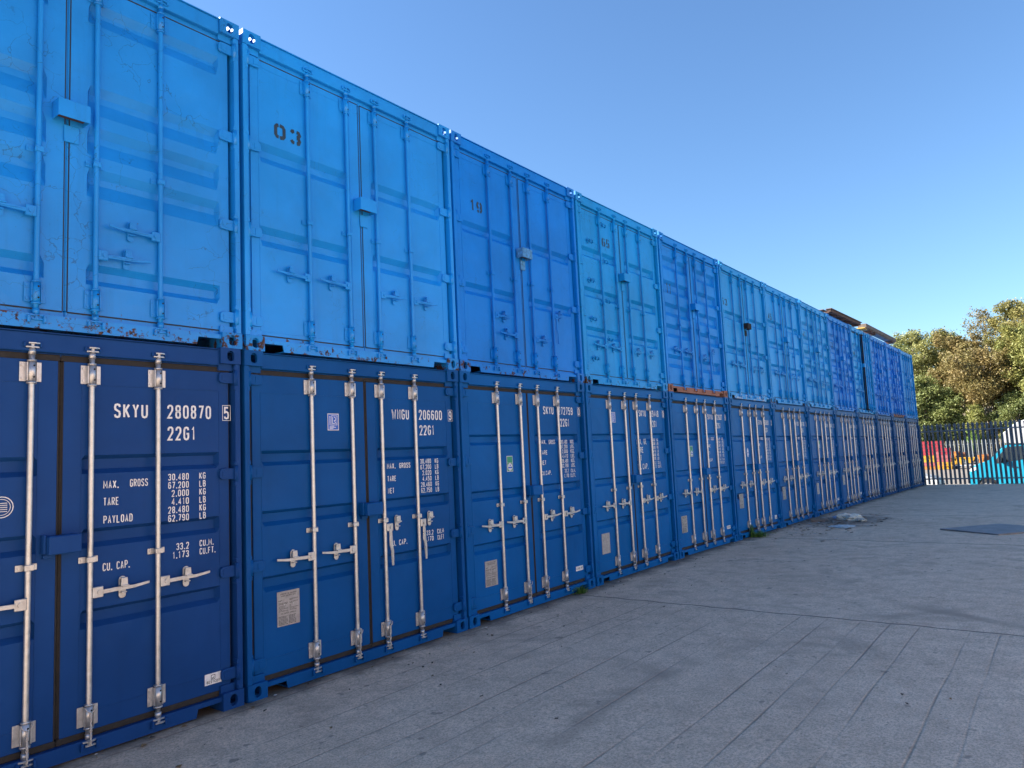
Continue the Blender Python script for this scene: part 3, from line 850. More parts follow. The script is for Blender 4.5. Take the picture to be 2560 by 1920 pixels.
# upper row: repainted older boxes, everything painted over
UPC = [(.006, .220, .64), (.005, .245, .70), (.002, .185, .64), (.005, .262, .66), (.002, .21, .65), (.006, .26, .65), (.005, .255, .65),
       (.010, .27, .65), (.002, .19, .62), (.006, .265, .64), (.002, .19, .62), (.002, .185, .62), (.006, .25, .62)]
UPL = ['sky blue container cropped by the top left corner, with several pressed grey-lit bands',
 'sky blue container stencilled 03 in the upper row',
 'deep blue container stencilled 19 in the upper row, with a pale scribbled lock box',
 'turquoise blue container stencilled 65, with rows of lashing loops on its doors',
 'deep blue container stencilled 11 with an orange rusty bottom sill in the upper row',
 'sky blue container stencilled 53 with a chipped white peppered bottom sill',
 'sky blue container stencilled 45 in the upper row',
 'light blue container stencilled 41 with many pressed door bands',
 'deep blue container stencilled 13, carrying the brown timber pallet frame on its roof edge',
 'light blue container stencilled 44 with its right door standing ajar over a black gap',
 'deep blue upper container just right of the one with the open door',
 'deep blue upper container second from the far end, above a short orange sill',
 'turquoise blue container at the far end of the upper row next to the trees']
ORANGE = paint('red_oxide_primer', (.27, .125, .085), .7, .8, (2.55, 2.9), .2, 9)
GREY_BOX = plain('scribbled_grey_blue', (.05, .22, .46), .6, 0, .5, 30)
NUM = {1: ('03', .31, .575, 1.80, 0.135, 0.030), 2: ('19', .33, .53, 1.80, 0.131, 0.026), 3: ('65', .72, .93, 1.985, 0.135, 0.026), 4: ('11', .24, .43, 1.62, 0.182, 0.023), 5: ('53', .10, .38, 1.78, 0.137, 0.026),
       6: ('45', .24, .46, 1.83, 0.148, 0.026), 7: ('41', .22, .44, 1.72, 0.148, 0.026), 8: ('13', .28, .50, 1.72, 0.148, 0.026), 9: ('44', .26, .50, 1.72, 0.160, 0.026)}
for i in range(13):
    m = paint('repainted_blue_container_paint', UPC[i], .40, .35 if i not in (0, 3, 5) else .75, (2.60, 2.80), .28, i * 1.7 + 4, 1.0 if i in (5,) else 0.0, .42 if i < 2 else .22)
    cast = paint('worn_casting_paint', tuple(c * .9 for c in UPC[i]), .5, .9, (2.64, 2.86), .1, i + .5)
    cfg = dict(items=[], key='up%d' % i, gasket=m, castmat=cast, gz=1.14, hl=.82, handles=[('l', .66), ('l', .66), ('r', .64), ('r', .64)])
    bd = {0: [(2.285, 2.13, .05, .08, .036)] + bands((1.696, 1.410, 1.125), .20, .055, .10, .036) + bands((.475,), .14),
          1: bands((1.72, 1.025), .165, .05, .06, .040), 2: bands((1.665, .985), .135, .045, .045, .036),
          3: bands((1.895, 1.335, .79), .145, .045, .045), 4: bands((2.25, 1.85, 1.47, 1.12, .62), .22, .06, .08, .045),
          5: bands((1.69, 1.02), .16), 6: bands((1.83, 1.36, .86), .15), 12: bands((1.8, 1.3, .8), .15)}.get(i, bands((2.1, 1.75, 1.4, 1.05, .7), .21, .07, .07, .05))
    if i == 0: cfg['handles'] = [('l', .735), ('l', .735), ('r', .535), ('l', .735)]; cfg['boxz'] = 1.43; cfg['hl'] = .86
    if i == 1: cfg['boxz'] = 1.43
    if i == 2: cfg['handles'] = [('r', .67), ('l', .475), ('r', .47), ('h', .66)]; cfg['boxz'] = 1.47; cfg['boxmat'] = GREY_BOX
    if i == 3:
        cfg['handles'] = [('l', .54)] * 2 + [('r', .54)] * 2; cfg['boxz'] = 1.60
        cfg['loops'] = [(0, .745, 2.29), (0, .36, 1.985), (0, .75, 1.765), (0, .34, 1.43), (0, .75, 1.195), (0, .34, .895), (0, .75, .65), (0, .34, .355)]
    if i == 4: cfg['sill'] = ORANGE; cfg['cast'] = {(0, 0): ORANGE, (1, 0): ORANGE}; cfg['boxz'] = 1.51; cfg['handles'] = [('l', .70), ('l', .70), ('r', .66), ('h', .62)]
    if i == 5: cfg['boxz'] = 1.48; cfg['boxmat'] = DARK; cfg['loops'] = [(0, .72, .95), (0, .74, .72), (1, 1.95, .9), (1, 1.95, .7)]
    if i == 9: cfg['ajar'] = 4.5; cfg['gasket'] = RUBBER
    if i == 11: cfg['sill'] = ORANGE
    if i in NUM:
        s, a, b_, z, h, wd = NUM[i]; cfg['items'].append((0, 'stencilled_number', stencil_mesh(s, a, b_, z, h, wd), 0, 0))
    container(i, True, m, UPL[i], bd, (.17, 2.36) if i else None, False, cfg)

# ------------------------------------------------------------------ ground
def zg(x):
    xs = [s[0] for s in SEAM]; zs = [s[2] for s in SEAM]
    if x <= xs[0]: return zs[0] - .004 * 1
    if x >= xs[-1]: return zs[-1] - (x - xs[-1]) * .055
    return float(np.interp(x, xs, zs))
def concrete(name, a, b, sunny=False):
    m, t, p = newmat(name)
    pos = mapped(t, (1, 1, 1)); sx = N(t, 'SeparateXYZ'); L(t, pos, sx.inputs[0])
    big = noise(t, pos, .55, 6, .6); med = noise(t, pos, 4.5, 6, .65); fine = noise(t, pos, 70, 4, .7); grit = noise(t, pos, 190, 2, .6)
    base = mix(t, ramp(t, big, .36, .62), a, b)
    base = mix(t, math_(t, 'MULTIPLY', ramp(t, med, .40, .66), .42), base, tuple(c * .50 for c in a))
    blot = noise(t, pos, 1.15, 8, .68, .6)
    base = mix(t, math_(t, 'MULTIPLY', ramp(t, blot, .54, .66), .55), base, tuple(c * .42 for c in a))
    spl = noise(t, pos, 7.5, 3, .5)
    base = mix(t, math_(t, 'MULTIPLY', ramp(t, spl, .67, .71), .6), base, (.06, .055, .05))
    base = mix(t, math_(t, 'MULTIPLY', ramp(t, fine, .46, .60), .62), base, tuple(c * .42 for c in a))
    base = mix(t, math_(t, 'MULTIPLY', ramp(t, noise(t, pos, 24, 5, .75), .48, .62), .40), base, tuple(c * .45 for c in a))
    base = mix(t, ramp(t, grit, .62, .66), base, tuple(c * .35 for c in a))
    v = N(t, 'TexVoronoi'); v.inputs['Scale'].default_value = 34; L(t, pos, v.inputs['Vector'])
    sel = N(t, 'SeparateColor'); L(t, v.outputs['Color'], sel.inputs[0])
    spk = math_(t, 'MULTIPLY', ramp(t, v.outputs['Distance'], .07, .13, (1, 1, 1, 1), (0, 0, 0, 1)), ramp(t, sel.outputs[0], .80, .82))
    base = mix(t, math_(t, 'MULTIPLY', spk, .9), base, (.80, .78, .74))
    v2 = N(t, 'TexVoronoi'); v2.inputs['Scale'].default_value = 21; L(t, pos, v2.inputs['Vector'])
    sel2 = N(t, 'SeparateColor'); L(t, v2.outputs['Color'], sel2.inputs[0])
    spk2 = math_(t, 'MULTIPLY', ramp(t, v2.outputs['Distance'], .10, .2, (1, 1, 1, 1), (0, 0, 0, 1)), ramp(t, sel2.outputs[1], .86, .87))
    base = mix(t, math_(t, 'MULTIPLY', spk2, .55), base, (.035, .032, .030))
    h = math_(t, 'ADD', math_(t, 'MULTIPLY', fine, .5), math_(t, 'MULTIPLY', grit, .4))
    if not sunny:
        # tamped ridges running along the yard, only in the nearest bay and fading irregularly
        wob = math_(t, 'MULTIPLY', noise(t, mapped(t, (.18, .18, 0)), 1.0, 2), .22)
        yv = math_(t, 'ADD', sx.outputs['Y'], wob)
        v1 = N(t, 'TexVoronoi', voronoi_dimensions='1D', feature='DISTANCE_TO_EDGE'); v1.inputs['Scale'].default_value = 1.0
        L(t, math_(t, 'MULTIPLY', yv, 3.6), v1.inputs['W'])
        gr = ramp(t, v1.outputs['Distance'], .010, .040, (1, 1, 1, 1), (0, 0, 0, 1))
        fade = ramp(t, noise(t, mapped(t, (.45, 2.5, 1)), 1.0, 4), .38, .60)
        bay = ramp(t, math_(t, 'MULTIPLY', sx.outputs['X'], .1), .435, .440, (1, 1, 1, 1), (.12, .12, .12, 1))
        gm = math_(t, 'MULTIPLY', math_(t, 'MULTIPLY', gr, fade), bay)
        base = mix(t, math_(t, 'MULTIPLY', gm, .66), base, tuple(c * .25 for c in a))
        br = noise(t, mapped(t, (1.2, 60, 1)), 1.0, 4, .7)
        base = mix(t, math_(t, 'MULTIPLY', ramp(t, br, .5, .66), .16), base, tuple(c * .5 for c in a))
        # slab joints across the yard
        xw = math_(t, 'ADD', sx.outputs['X'], math_(t, 'MULTIPLY', math_(t, 'SUBTRACT', noise(t, mapped(t, (.1, 2.2, 1)), 1.5, 5), .5), .12))
        jm = None
        for xj, wd in ((4.42, .018), (10.5, .026), (15.6, .03), (21.5, .03), (26.8, .03), (-1.8, .02), (-8, .02)):
            d = math_(t, 'ABSOLUTE', math_(t, 'SUBTRACT', xw, xj))
            j = ramp(t, d, wd * .45, wd, (1, 1, 1, 1), (0, 0, 0, 1))
            jm = j if jm is None else math_(t, 'MAXIMUM', jm, j)
        base = mix(t, math_(t, 'MULTIPLY', jm, .85), base, (.025, .022, .020))
        # tyre arcs
        for (cx, cy, rr) in ((8.2, -5.6, 3.6), (7.6, -6.2, 3.4), (1.5, -7.5, 5.2), (12.5, -7.0, 4.6)):
            dx = math_(t, 'SUBTRACT', sx.outputs['X'], cx); dy = math_(t, 'SUBTRACT', sx.outputs['Y'], cy)
            dd = math_(t, 'ABSOLUTE', math_(t, 'SUBTRACT', math_(t, 'SQRT', math_(t, 'ADD', math_(t, 'MULTIPLY', dx, dx), math_(t, 'MULTIPLY', dy, dy))), rr))
            arc = math_(t, 'MULTIPLY', ramp(t, dd, .03, .12, (1, 1, 1, 1), (0, 0, 0, 1)), ramp(t, noise(t, pos, 1.1, 4), .48, .62))
            base = mix(t, math_(t, 'MULTIPLY', arc, .55), base, tuple(c * .45 for c in a))
        # damp oily stain by the litter
        dx = math_(t, 'MULTIPLY', math_(t, 'SUBTRACT', sx.outputs['X'], 14.1), .55); dy = math_(t, 'SUBTRACT', sx.outputs['Y'], -.75)
        dd = math_(t, 'SQRT', math_(t, 'ADD', math_(t, 'MULTIPLY', dx, dx), math_(t, 'MULTIPLY', dy, dy)))
        dd = math_(t, 'ADD', dd, math_(t, 'MULTIPLY', math_(t, 'SUBTRACT', noise(t, pos, 2.2, 5), .5), 1.2))
        base = mix(t, math_(t, 'MULTIPLY', ramp(t, dd, .45, 1.0, (1, 1, 1, 1), (0, 0, 0, 1)), .62), base, (.04, .038, .036))
        # grime gathered along the foot of the row
        gd = math_(t, 'ADD', math_(t, 'MULTIPLY', math_(t, 'ADD', sx.outputs['Y'], .0), 1.0), math_(t, 'MULTIPLY', noise(t, pos, 3.0, 5), .5))
        base = mix(t, math_(t, 'MULTIPLY', ramp(t, gd, -.06, .24), .82), base, (.05, .045, .038))
        h = math_(t, 'SUBTRACT', h, math_(t, 'MULTIPLY', gm, 1.2)); h = math_(t, 'SUBTRACT', h, math_(t, 'MULTIPLY', jm, 2.5))
        h = math_(t, 'ADD', h, math_(t, 'MULTIPLY', br, .5))
    L(t, base, p.inputs['Base Color'])
    L(t, ramp(t, med, .2, .8, (.62, .62, .62, 1), (.85, .85, .85, 1)), p.inputs['Roughness'])
    L(t, bump(t, h, .45, .006), p.inputs['Normal'])
    return m
CONC = concrete('brushed_concrete', (.82, .595, .41), (.92, .69, .49))
CONC2 = concrete('pale_concrete', (.27, .23, .185), (.33, .285, .235), True)
bm = BM()
xs = [-60, -20, -8, -4] + [s[0] for s in SEAM] + [30.6, 31.35]
ys = [-45, -20, -12, -8, -5, -3, -1.5, 0, 1.5, 3, 6.5, 12]
g = [[bm.verts.new((x, y, zg(x))) for y in ys] for x in xs]
for a in range(len(xs) - 1):
    for b in range(len(ys) - 1): bm.faces.new((g[a][b], g[a + 1][b], g[a + 1][b + 1], g[a][b + 1]))
last = [bm.verts.new((31.352, y, -.95)) for y in ys]
for b in range(len(ys) - 1): bm.faces.new((g[-1][b], last[b], last[b + 1], g[-1][b + 1]))
yard = obj('yard', finish(bm, 'yard', [CONC])); tag(yard, kind='structure')
LOWZ = -.80
bm = BM()
vs = [bm.verts.new(p) for p in ((31.353, -45, LOWZ), (82, -45, LOWZ), (82, 60, LOWZ), (31.353, 60, LOWZ))]
bm.faces.new(vs)
tag(obj('lower_yard', finish(bm, 'lower_yard', [CONC2], False)), kind='structure')
GRASSY = plain('rough_ground', (.07, .075, .035), .95, 0, .4, .4, .3)
bm = BM()
vs = [bm.verts.new(p) for p in ((-1500, -1500, -1.0), (1500, -1500, -1.0), (1500, 1500, -1.0), (-1500, 1500, -1.0))]
bm.faces.new(vs)
tag(obj('ground', finish(bm, 'ground', [GRASSY], False)), kind='structure')
# wooded bank behind the lower yard
bm = BM(); rnd = random.Random(5)
gx = [80, 83, 88, 94, 102, 114, 130, 160]; gz = [-.9, -.2, 1.3, 2.8, 4.2, 5.6, 6.5, 6.0]; gy = [-120 + 12 * k for k in range(21)]
g = [[bm.verts.new((x, y, z + (rnd.uniform(-.4, .4) if z > 0 else 0) - max(0, abs(y) - 80) * .05)) for y in gy] for x, z in zip(gx, gz)]
for a in range(len(gx) - 1):
    for b in range(len(gy) - 1):
        f = bm.faces.new((g[a][b], g[a + 1][b], g[a + 1][b + 1], g[a][b + 1])); f.smooth = True
tag(obj('hillside', finish(bm, 'hillside', [plain('woodland_floor', (.035, .030, .016), .95, 0, .5, .8, .5)], False)), kind='structure')

# ------------------------------------------------------------------ brick warehouse added out of view behind the camera, for warm bounce light
m, t, p = newmat('bounce_red_brick')
bt = N(t, 'TexBrick'); bt.inputs['Scale'].default_value = 1.0; bt.inputs['Color1'].default_value = (.36, .24, .17, 1); bt.inputs['Color2'].default_value = (.31, .20, .15, 1); bt.inputs['Mortar'].default_value = (.5, .45, .4, 1)
bt.inputs['Brick Width'].default_value = .225; bt.inputs['Row Height'].default_value = .075; bt.inputs['Mortar Size'].default_value = .008
sxx = N(t, 'SeparateXYZ'); L(t, N(t, 'NewGeometry').outputs['Position'], sxx.inputs[0]); cb = N(t, 'CombineXYZ'); L(t, math_(t, 'ADD', sxx.outputs['X'], sxx.outputs['Y']), cb.inputs[0]); L(t, sxx.outputs['Z'], cb.inputs[1]); L(t, cb.outputs[0], bt.inputs['Vector'])
L(t, bt.outputs['Color'], p.inputs['Base Color']); p.inputs['Roughness'].default_value = .9
BRICK = m
wh = empty('bounce_warehouse', (-8, -17.5, 0)); tag(wh, 'long red brick warehouse added out of view across the yard to bounce warm light', 'bounce_warehouse')
bm = BM(); addbox(bm, -24, 24, -12, 0, -.2, 6.6); obj('wall', finish(bm, 'wall', [BRICK]), wh)
bm = BM(); addprism(bm, [(.5, 6.61), (.5, 6.75), (-6, 8.8), (-12.5, 6.75), (-12.5, 6.61)], 'x', -24.4, 24.4); obj('roof', finish(bm, 'roof', [plain('grey_sheet_roof', (.25, .26, .27), .6)]), wh)
DOORM = plain('cream_roller_door', (.55, .50, .42), .5)
for k in range(4):
    bm = BM(); addbox(bm, -19 + 12 * k, -15 + 12 * k, .003, .06, -.1, 4.2)
    for q in range(20): addbox(bm, -19 + 12 * k, -15 + 12 * k, .061, .075, .02 + .2 * q, .15 + .2 * q)
    obj('roller_door', finish(bm, 'roller_door', [DOORM]), wh)

# ------------------------------------------------------------------ steel plate, litter, weeds
bm = BM(); STEEL = plain('road_plate_steel', (.20, .19, .19), .55, .15, .3, 5, .3)
addprism(bm, [(12.55, -2.79), (11.85, -3.75), (12.95, -4.62), (13.68, -3.62)], 'z', zg(12.7) + .004, zg(12.7) + .026, bev=.002)
tag(obj('road_plate', finish(bm, 'road_plate', [STEEL])), 'flat dark steel plate lying on the concrete near the right edge', 'steel plate')
def crumple(name, label, cat, c, size, col, seed, flat=.3, rough=.6):
    bm = BM(); r = random.Random(seed)
    bmesh.ops.create_icosphere(bm, subdivisions=3, radius=1)
    for v in bm.verts:
        k = 1 + r.uniform(-.22, .22) + .25 * math.sin(v.co.x * 5 + seed) * math.sin(v.co.y * 4)
        v.co = Vector((v.co.x * size[0] * k, v.co.y * size[1] * k, max(0.0, v.co.z * size[2] * k + size[2] * flat)))
    me = finish(bm, name, [plain(name + '_material', col, rough, 0, .25, 20)])
    o = obj(name, me, loc=(c[0], c[1], zg(c[0]) + .003)); tag(o, label, cat); return o
crumple('plastic_sack', 'crumpled pale plastic sack lying on the damp patch', 'sack', (14.25, -.82), (.20, .26, .10), (.55, .58, .52), 3)
crumple('plastic_bag', 'torn thin white plastic scrap in front of the sack', 'plastic bag', (12.75, -1.02), (.30, .24, .02), (.52, .58, .58), 8, .2)
crumple('bottle_wrap', 'small crushed bluish plastic wrapper beside the sack', 'wrapper', (14.55, -.52), (.09, .10, .045), (.35, .42, .60), 12)
crumple('rag', 'small grey rag lying right of the sack', 'rag', (13.95, -1.12), (.11, .10, .05), (.40, .42, .38), 15)
bm = BM(); addprism(bm, [(-.22, -.16), (.20, -.22), (.26, .12), (-.18, .17)], 'z', 0, .012)
tag(obj('cardboard', finish(bm, 'cardboard', [plain('cardboard_brown', (.24, .15, .09), .85, 0, .2, 10)]), loc=(13.95, -.25, zg(13.9) + .006), rot=(.04, -.03, .4)), 'flat piece of brown cardboard at the foot of the containers', 'cardboard')
bm = BM(); r = random.Random(21)
for k in range(900):
    if k < 330: x, y = r.gauss(13.6, 1.2), r.gauss(-.75, .42)
    elif k < 640: x, y = r.uniform(-1.5, 29), -abs(r.gauss(0, .13)) + .03
    elif k < 700: x, y = r.uniform(-2, 24), r.uniform(-5.5, -.1)
    else: x, y = r.uniform(-2, 24), -abs(r.gauss(0, .6)) - .02
    if y > .05: continue
    s = r.uniform(.005, .016) if k >= 330 else r.uniform(.01, .045); a = r.uniform(0, 6.28); z = zg(x) + .004
    v = [bm.verts.new((x + s * math.cos(a + q) * (1.5 if q in (0, math.pi) else .8), y + s * math.sin(a + q), z + r.uniform(.0, .012))) for q in (0, math.pi / 2, math.pi, 3 * math.pi / 2)]
    f = bm.faces.new(v); f.material_index = r.choice([0, 0, 0, 1, 2])
tag(obj('leaf_litter', finish(bm, 'leaf_litter', [plain('dead_leaf', (.045, .032, .022), .9), plain('dry_leaf', (.17, .11, .05), .9), plain('paper_scrap', (.42, .42, .40), .9)], False)), 'scattered dead leaves and scraps on the concrete', 'litter', kind='stuff')
LEAFG = plain('weed_green', (.07, .17, .025), .7, 0, .4, 20)
def weed(x, y, n, h, spread, label, seed):
    bm = BM(); r = random.Random(seed)
    for k in range(n):
        a = r.uniform(0, 6.28); l = h * r.uniform(.4, 1); lean = r.uniform(.2, 1.0) * spread; bx, by = r.gauss(0, spread * .25), r.gauss(0, spread * .18)
        wv = r.uniform(.004, .010); px, py = -math.sin(a) * wv, math.cos(a) * wv; prev = None
        for q in range(5):
            s = q / 4; cx = bx + math.cos(a) * lean * s * s; cy = by + math.sin(a) * lean * s * s * .7; cz = l * (s - .35 * s * s)
            kk = (1 - s * .9)
            v = (bm.verts.new((cx - px * kk, cy - py * kk, cz)), bm.verts.new((cx + px * kk, cy + py * kk, cz)))
            if prev: bm.faces.new((prev[0], prev[1], v[1], v[0]))
            prev = v
            if q >= 1 and r.random() < .5:
                t_ = .018 * r.uniform(.6, 1.3); u_ = r.uniform(0, 6.28)
                bm.faces.new([bm.verts.new((cx, cy, cz)), bm.verts.new((cx + t_ * math.cos(u_), cy + t_ * math.sin(u_), cz + t_ * .4)), bm.verts.new((cx + 2 * t_ * math.cos(u_ + .4), cy + 2 * t_ * math.sin(u_ + .4), cz))])
    o = obj('weed', finish(bm, 'weed', [LEAFG], False), loc=(x, y, zg(x) + .002)); tag(o, label, 'weed', 'weeds at the foot of the containers')
weed(4.50, -.04, 60, .12, .16, 'green grass tuft at the joint below the second and third containers', 1)
weed(10.62, -.10, 130, .16, .30, 'larger spreading green weed below the sixth ground row container', 2)
weed(10.52, .00, 60, .36, .10, 'upright leafy weed growing against the sixth ground row container', 4)

# ------------------------------------------------------------------ timber on the roofs
OLDWOOD = plain('weathered_timber', (.12, .095, .08), .85, 0, .35, 9, .4)
BROWNW = plain('brown_timber', (.075, .04, .028), .85, 0, .4, 9, .4)
zt = 2 * H_ + .02
rt_ = empty('timber_pallet', (17.45, -.10, zt + .02), (0, R(-.3), R(-.6)))
tag(rt_, 'brown timber pallet frame overhanging the roof edge of the container stencilled 13', 'timber pallet')
for nm, boxes, mt in (('top_board', [(0, 3.35, 0, .16, .095, .118), (0, 3.35, .22, .38, .095, .118), (0, 3.35, .45, .6, .095, .118)], OLDWOOD), ('bearer', [(.02, 3.30, .03, .09, .02, .0945), (.02, 3.30, .50, .58, .02, .0945)], BROWNW),
                      ('cross_piece', [(a, a + .09, .0905, .499, .0, .085) for a in (.05, .85, 1.65, 2.45, 3.2)], BROWNW)):
    for bx in boxes:
        bm = BM(); addbox(bm, *bx, .004); obj(nm, finish(bm, nm, [mt]), rt_)
rb = empty('timber_beam', (21.75, -.06, zt + .10), (0, R(.15), R(-.4)))
tag(rb, 'long grey weathered timber beam raised on blocks on the far container roofs', 'timber beam')
bm = BM(); addbox(bm, 0, 4.6, 0, .26, .02, .15, .008); addbox(bm, .1, 4.5, .02, .24, -.01, .0195, .004); obj('beam', finish(bm, 'beam', [OLDWOOD]), rb)
for a in (.55, 1.05, 3.8):
    bm = BM(); addbox(bm, a, a + .14, -.02, .25, -.105, -.0105, .004); obj('block', finish(bm, 'block', [BROWNW]), rb)
bm = BM(); addbox(bm, 0, .5, 0, .5, 0, .03, .006)
tag(obj('yellow_board', finish(bm, 'yellow_board', [plain('yellow_board_paint', (.60, .36, .06), .7)]), loc=(21.30, -.10, zt + .035), rot=(0, 0, .1)), 'small yellow board lying under the near end of the grey beam', 'board')

# ------------------------------------------------------------------ palisade fence
FEN = plain('dark_green_blue_fence_paint', (.14, .19, .235), .45, .2, .2, 6)
fx = 31.05
def pale_mesh():
    bm = BM(); h = 2.46
    prof = [(-.044, .0), (-.029, .011), (-.012, -.009), (0, .011), (.012, -.009), (.029, .011), (.044, .0)]
    prev = None
    for (yy, xx) in prof:
        top = h - .0 - abs(yy) * 2.2 + (.02 if abs(yy) > .04 else 0)
        lean = 1.0 if yy > 0 else -1.0
        v = [bm.verts.new((xx, yy, 0)), bm.verts.new((xx, yy, h - .16)), bm.verts.new((xx, yy * 1.3, top))]
        if prev:
            bm.faces.new((prev[0], v[0], v[1], prev[1])); bm.faces.new((prev[1], v[1], v[2], prev[2]))
        prev = v
    me = finish(bm, 'pale', [FEN], False)
    return me
PALE = pale_mesh()
fr = empty('palisade_fence', (fx, 0, -.12)); tag(fr, 'dark steel palisade fence closing the yard beyond the containers', 'fence')
r = random.Random(4)
for k in range(52):
    y = .30 - k * .1555
    o = obj('pale', PALE, fr, loc=(.0, y, .02 + r.uniform(-.012, .012)), rot=(R(r.uniform(-.5, .5)), 0, R(8 if k % 2 else -14) + r.uniform(-.06, .06)))
for z in (.24, 2.17):
    bm = BM(); addbox(bm, .016, .062, -7.9, .45, z - .026, z + .026, .003); addbox(bm, -.022, -.0165, -7.9, .45, z - .02, z + .02); obj('rail', finish(bm, 'rail', [FEN]), fr)
for y in (.38, -2.95, -5.9):
    bm = BM(); addbox(bm, .064, .16, y - .05, y + .05, -.05, 2.40, .004); obj('post', finish(bm, 'post', [FEN]), fr)

# far pale fence behind the stacks
PF = plain('galvanised_fence', (.22, .23, .23), .6, .1, .1, 3)
ff = empty('far_fence', (77.5, 0, LOWZ)); tag(ff, 'distant light grey palisade fence in front of the wooded bank', 'fence')
bm = BM(); addprism(bm, [(-.035, 0), (.035, 0), (.035, 2.35), (0, 2.45), (-.035, 2.35)], 'x', -.01, .01); fpm = finish(bm, 'pale', [PF])
for k in range(90): obj('pale', fpm, ff, loc=(0, 9 - k * .16, 0))
bm = BM(); addbox(bm, .012, .06, -5.4, 9, .3, .36); obj('rail', finish(bm, 'rail', [PF]), ff)
bm = BM(); addbox(bm, .012, .06, -5.4, 9, 2.0, 2.06); obj('rail', finish(bm, 'rail', [PF]), ff)

# ------------------------------------------------------------------ stacked crates and skips
RED = plain('red_plastic', (.30, .022, .032), .45, 0, .12, 2)
PINK = plain('faded_red_plastic', (.34, .085, .085), .5, 0, .12, 2)
YEL = plain('yellow_paint', (.48, .25, .015), .5, 0, .15, 2)
ORG = plain('orange_paint', (.42, .15, .02), .55, 0, .2, 2)
BRN = plain('brown_rust_paint', (.22, .085, .035), .7, 0, .3, 3)
def crate_mesh(mat, w_=.50, d=.60, h=.30):
    bm = BM(); t_ = .03
    addbox(bm, -d / 2, -d / 2 + t_, -w_ / 2, w_ / 2, .03, h - .005, .004); addbox(bm, d / 2 - t_, d / 2, -w_ / 2, w_ / 2, .03, h - .005, .004)
    addbox(bm, -d / 2 + t_, d / 2 - t_, -w_ / 2, -w_ / 2 + t_, .03, h - .006); addbox(bm, -d / 2 + t_, d / 2 - t_, w_ / 2 - t_, w_ / 2, .03, h - .006)
    addbox(bm, -d / 2 + .02, d / 2 - .02, -w_ / 2 + .02, w_ / 2 - .02, .0, .029)
    addbox(bm, -d / 2 - .018, -d / 2 - .001, -w_ / 2, w_ / 2, h - .05, h - .012); addbox(bm, -d / 2 - .012, -d / 2 - .001, -.10, .10, .10, .15)
    return finish(bm, 'crate', [mat])
CR = {'R': crate_mesh(RED), 'P': crate_mesh(PINK), 'Y': crate_mesh(YEL), 'O': crate_mesh(ORG)}
cols = ['OPYYRRRR', 'OPYYRRRR', 'OPPPPRRR', 'OPPPRRRR', 'YYPPRRRR'[:8]]
yc = [5.70, 5.27, 4.84, 4.42, 4.00]
names = {'R': 'red', 'P': 'faded red', 'Y': 'yellow', 'O': 'orange'}
pos_c = ['leftmost', 'second', 'middle', 'fourth', 'rightmost']
pos_r = ['at ground level', 'second from the ground', 'third from the ground', 'fourth from the ground', 'fifth from the ground', 'third from the top', 'second from the top', 'topmost']
for a, (yy, col) in enumerate(zip(yc, cols)):
    nr = len(col) - (2 if a == 4 else 0)
    for k in range(nr):
        ch = col[k] if not (a == 4 and k > 3) else 'R'
        o = obj('crate', CR[ch], loc=(70 + random.uniform(-.03, .03), yy, LOWZ + .31 * k), rot=(0, 0, random.uniform(-.03, .03)))
        o.scale = (1, .79, .97)
        tag(o, '%s plastic crate in the %s crate column beyond the fence, %s' % (names[ch], pos_c[a], pos_r[k] if nr == 8 or k < 5 else 'topmost'), 'crate', 'stacked plastic crates beyond the fence')
def skip_mesh(mat, w_, h, d):
    bm = BM(); addprism(bm, [(-w_ / 2 * .45, .14), (w_ / 2 * .45, .14), (w_ / 2, h), (w_ / 2 - .06, h), (w_ / 2 * .42, .2), (-w_ / 2 * .42, .2), (-w_ / 2 + .06, h), (-w_ / 2, h)], 'x', -d / 2, d / 2)
    addbox(bm, -d / 2 - .05, -d / 2 - .002, -w_ / 2 - .02, w_ / 2 + .02, h - .09, h + .005, .01)
    addprism(bm, [(-w_ / 2 * .45, .14), (w_ / 2 * .45, .14), (w_ / 2 - .03, h - .09), (-w_ / 2 + .03, h - .09)], 'x', -d / 2 - .02, -d / 2 - .001)
    for s in (-1, 1): addbox(bm, -d / 2, d / 2, s * w_ * .2 - .05, s * w_ * .2 + .05, 0, .139)
    return finish(bm, 'tipping_skip', [mat])
for (yy, zz_, w_, h, mt, lab) in ((3.25, .35, .72, .62, YEL, 'yellow tipping skip on the flat trailer, nearest the red crates'), (2.45, .35, .78, .62, YEL, 'yellow tipping skip on the flat trailer, right of its twin'),
                                 (1.62, .50, .55, .62, ORG, 'orange tipping skip beside the trailer right end'), (3.65, .0, .52, .95, YEL, 'tall yellow hopper between the crates and the trailer'), (3.42, .98, .45, .50, ORG, 'orange bin stacked above the yellow hopper')):
    tag(obj('tipping_skip', skip_mesh(mt, w_, h, .9), loc=(70.3, yy, LOWZ + zz_)), lab, 'skip', 'skips and bins beyond the fence')
bm = BM(); addbox(bm, -.3, .3, -.26, .26, 0, .42, .01); addbox(bm, -.31, -.301, -.2, .2, .1, .3); 
tag(obj('metal_bin', finish(bm, 'metal_bin', [BRN]), loc=(70.6, 3.05, LOWZ + .98)), 'brown metal bin standing behind the left yellow skip', 'bin')
bm = BM(); addbox(bm, -.3, .3, -.3, .3, 0, .5, .01); addbox(bm, -.33, .33, -.33, .33, .5, .54, .004)
tag(obj('rusty_box', finish(bm, 'rusty_box', [BRN]), loc=(71.0, 1.40, LOWZ + .62)), 'rusty brown box at the right end of the skips', 'box')
bm = BM(); addbox(bm, -.3, .3, -.32, .32, 0, .62, .01)
for k in range(4): addbox(bm, -.32, -.301, -.3, .3, .05 + k * .15, .12 + k * .15)
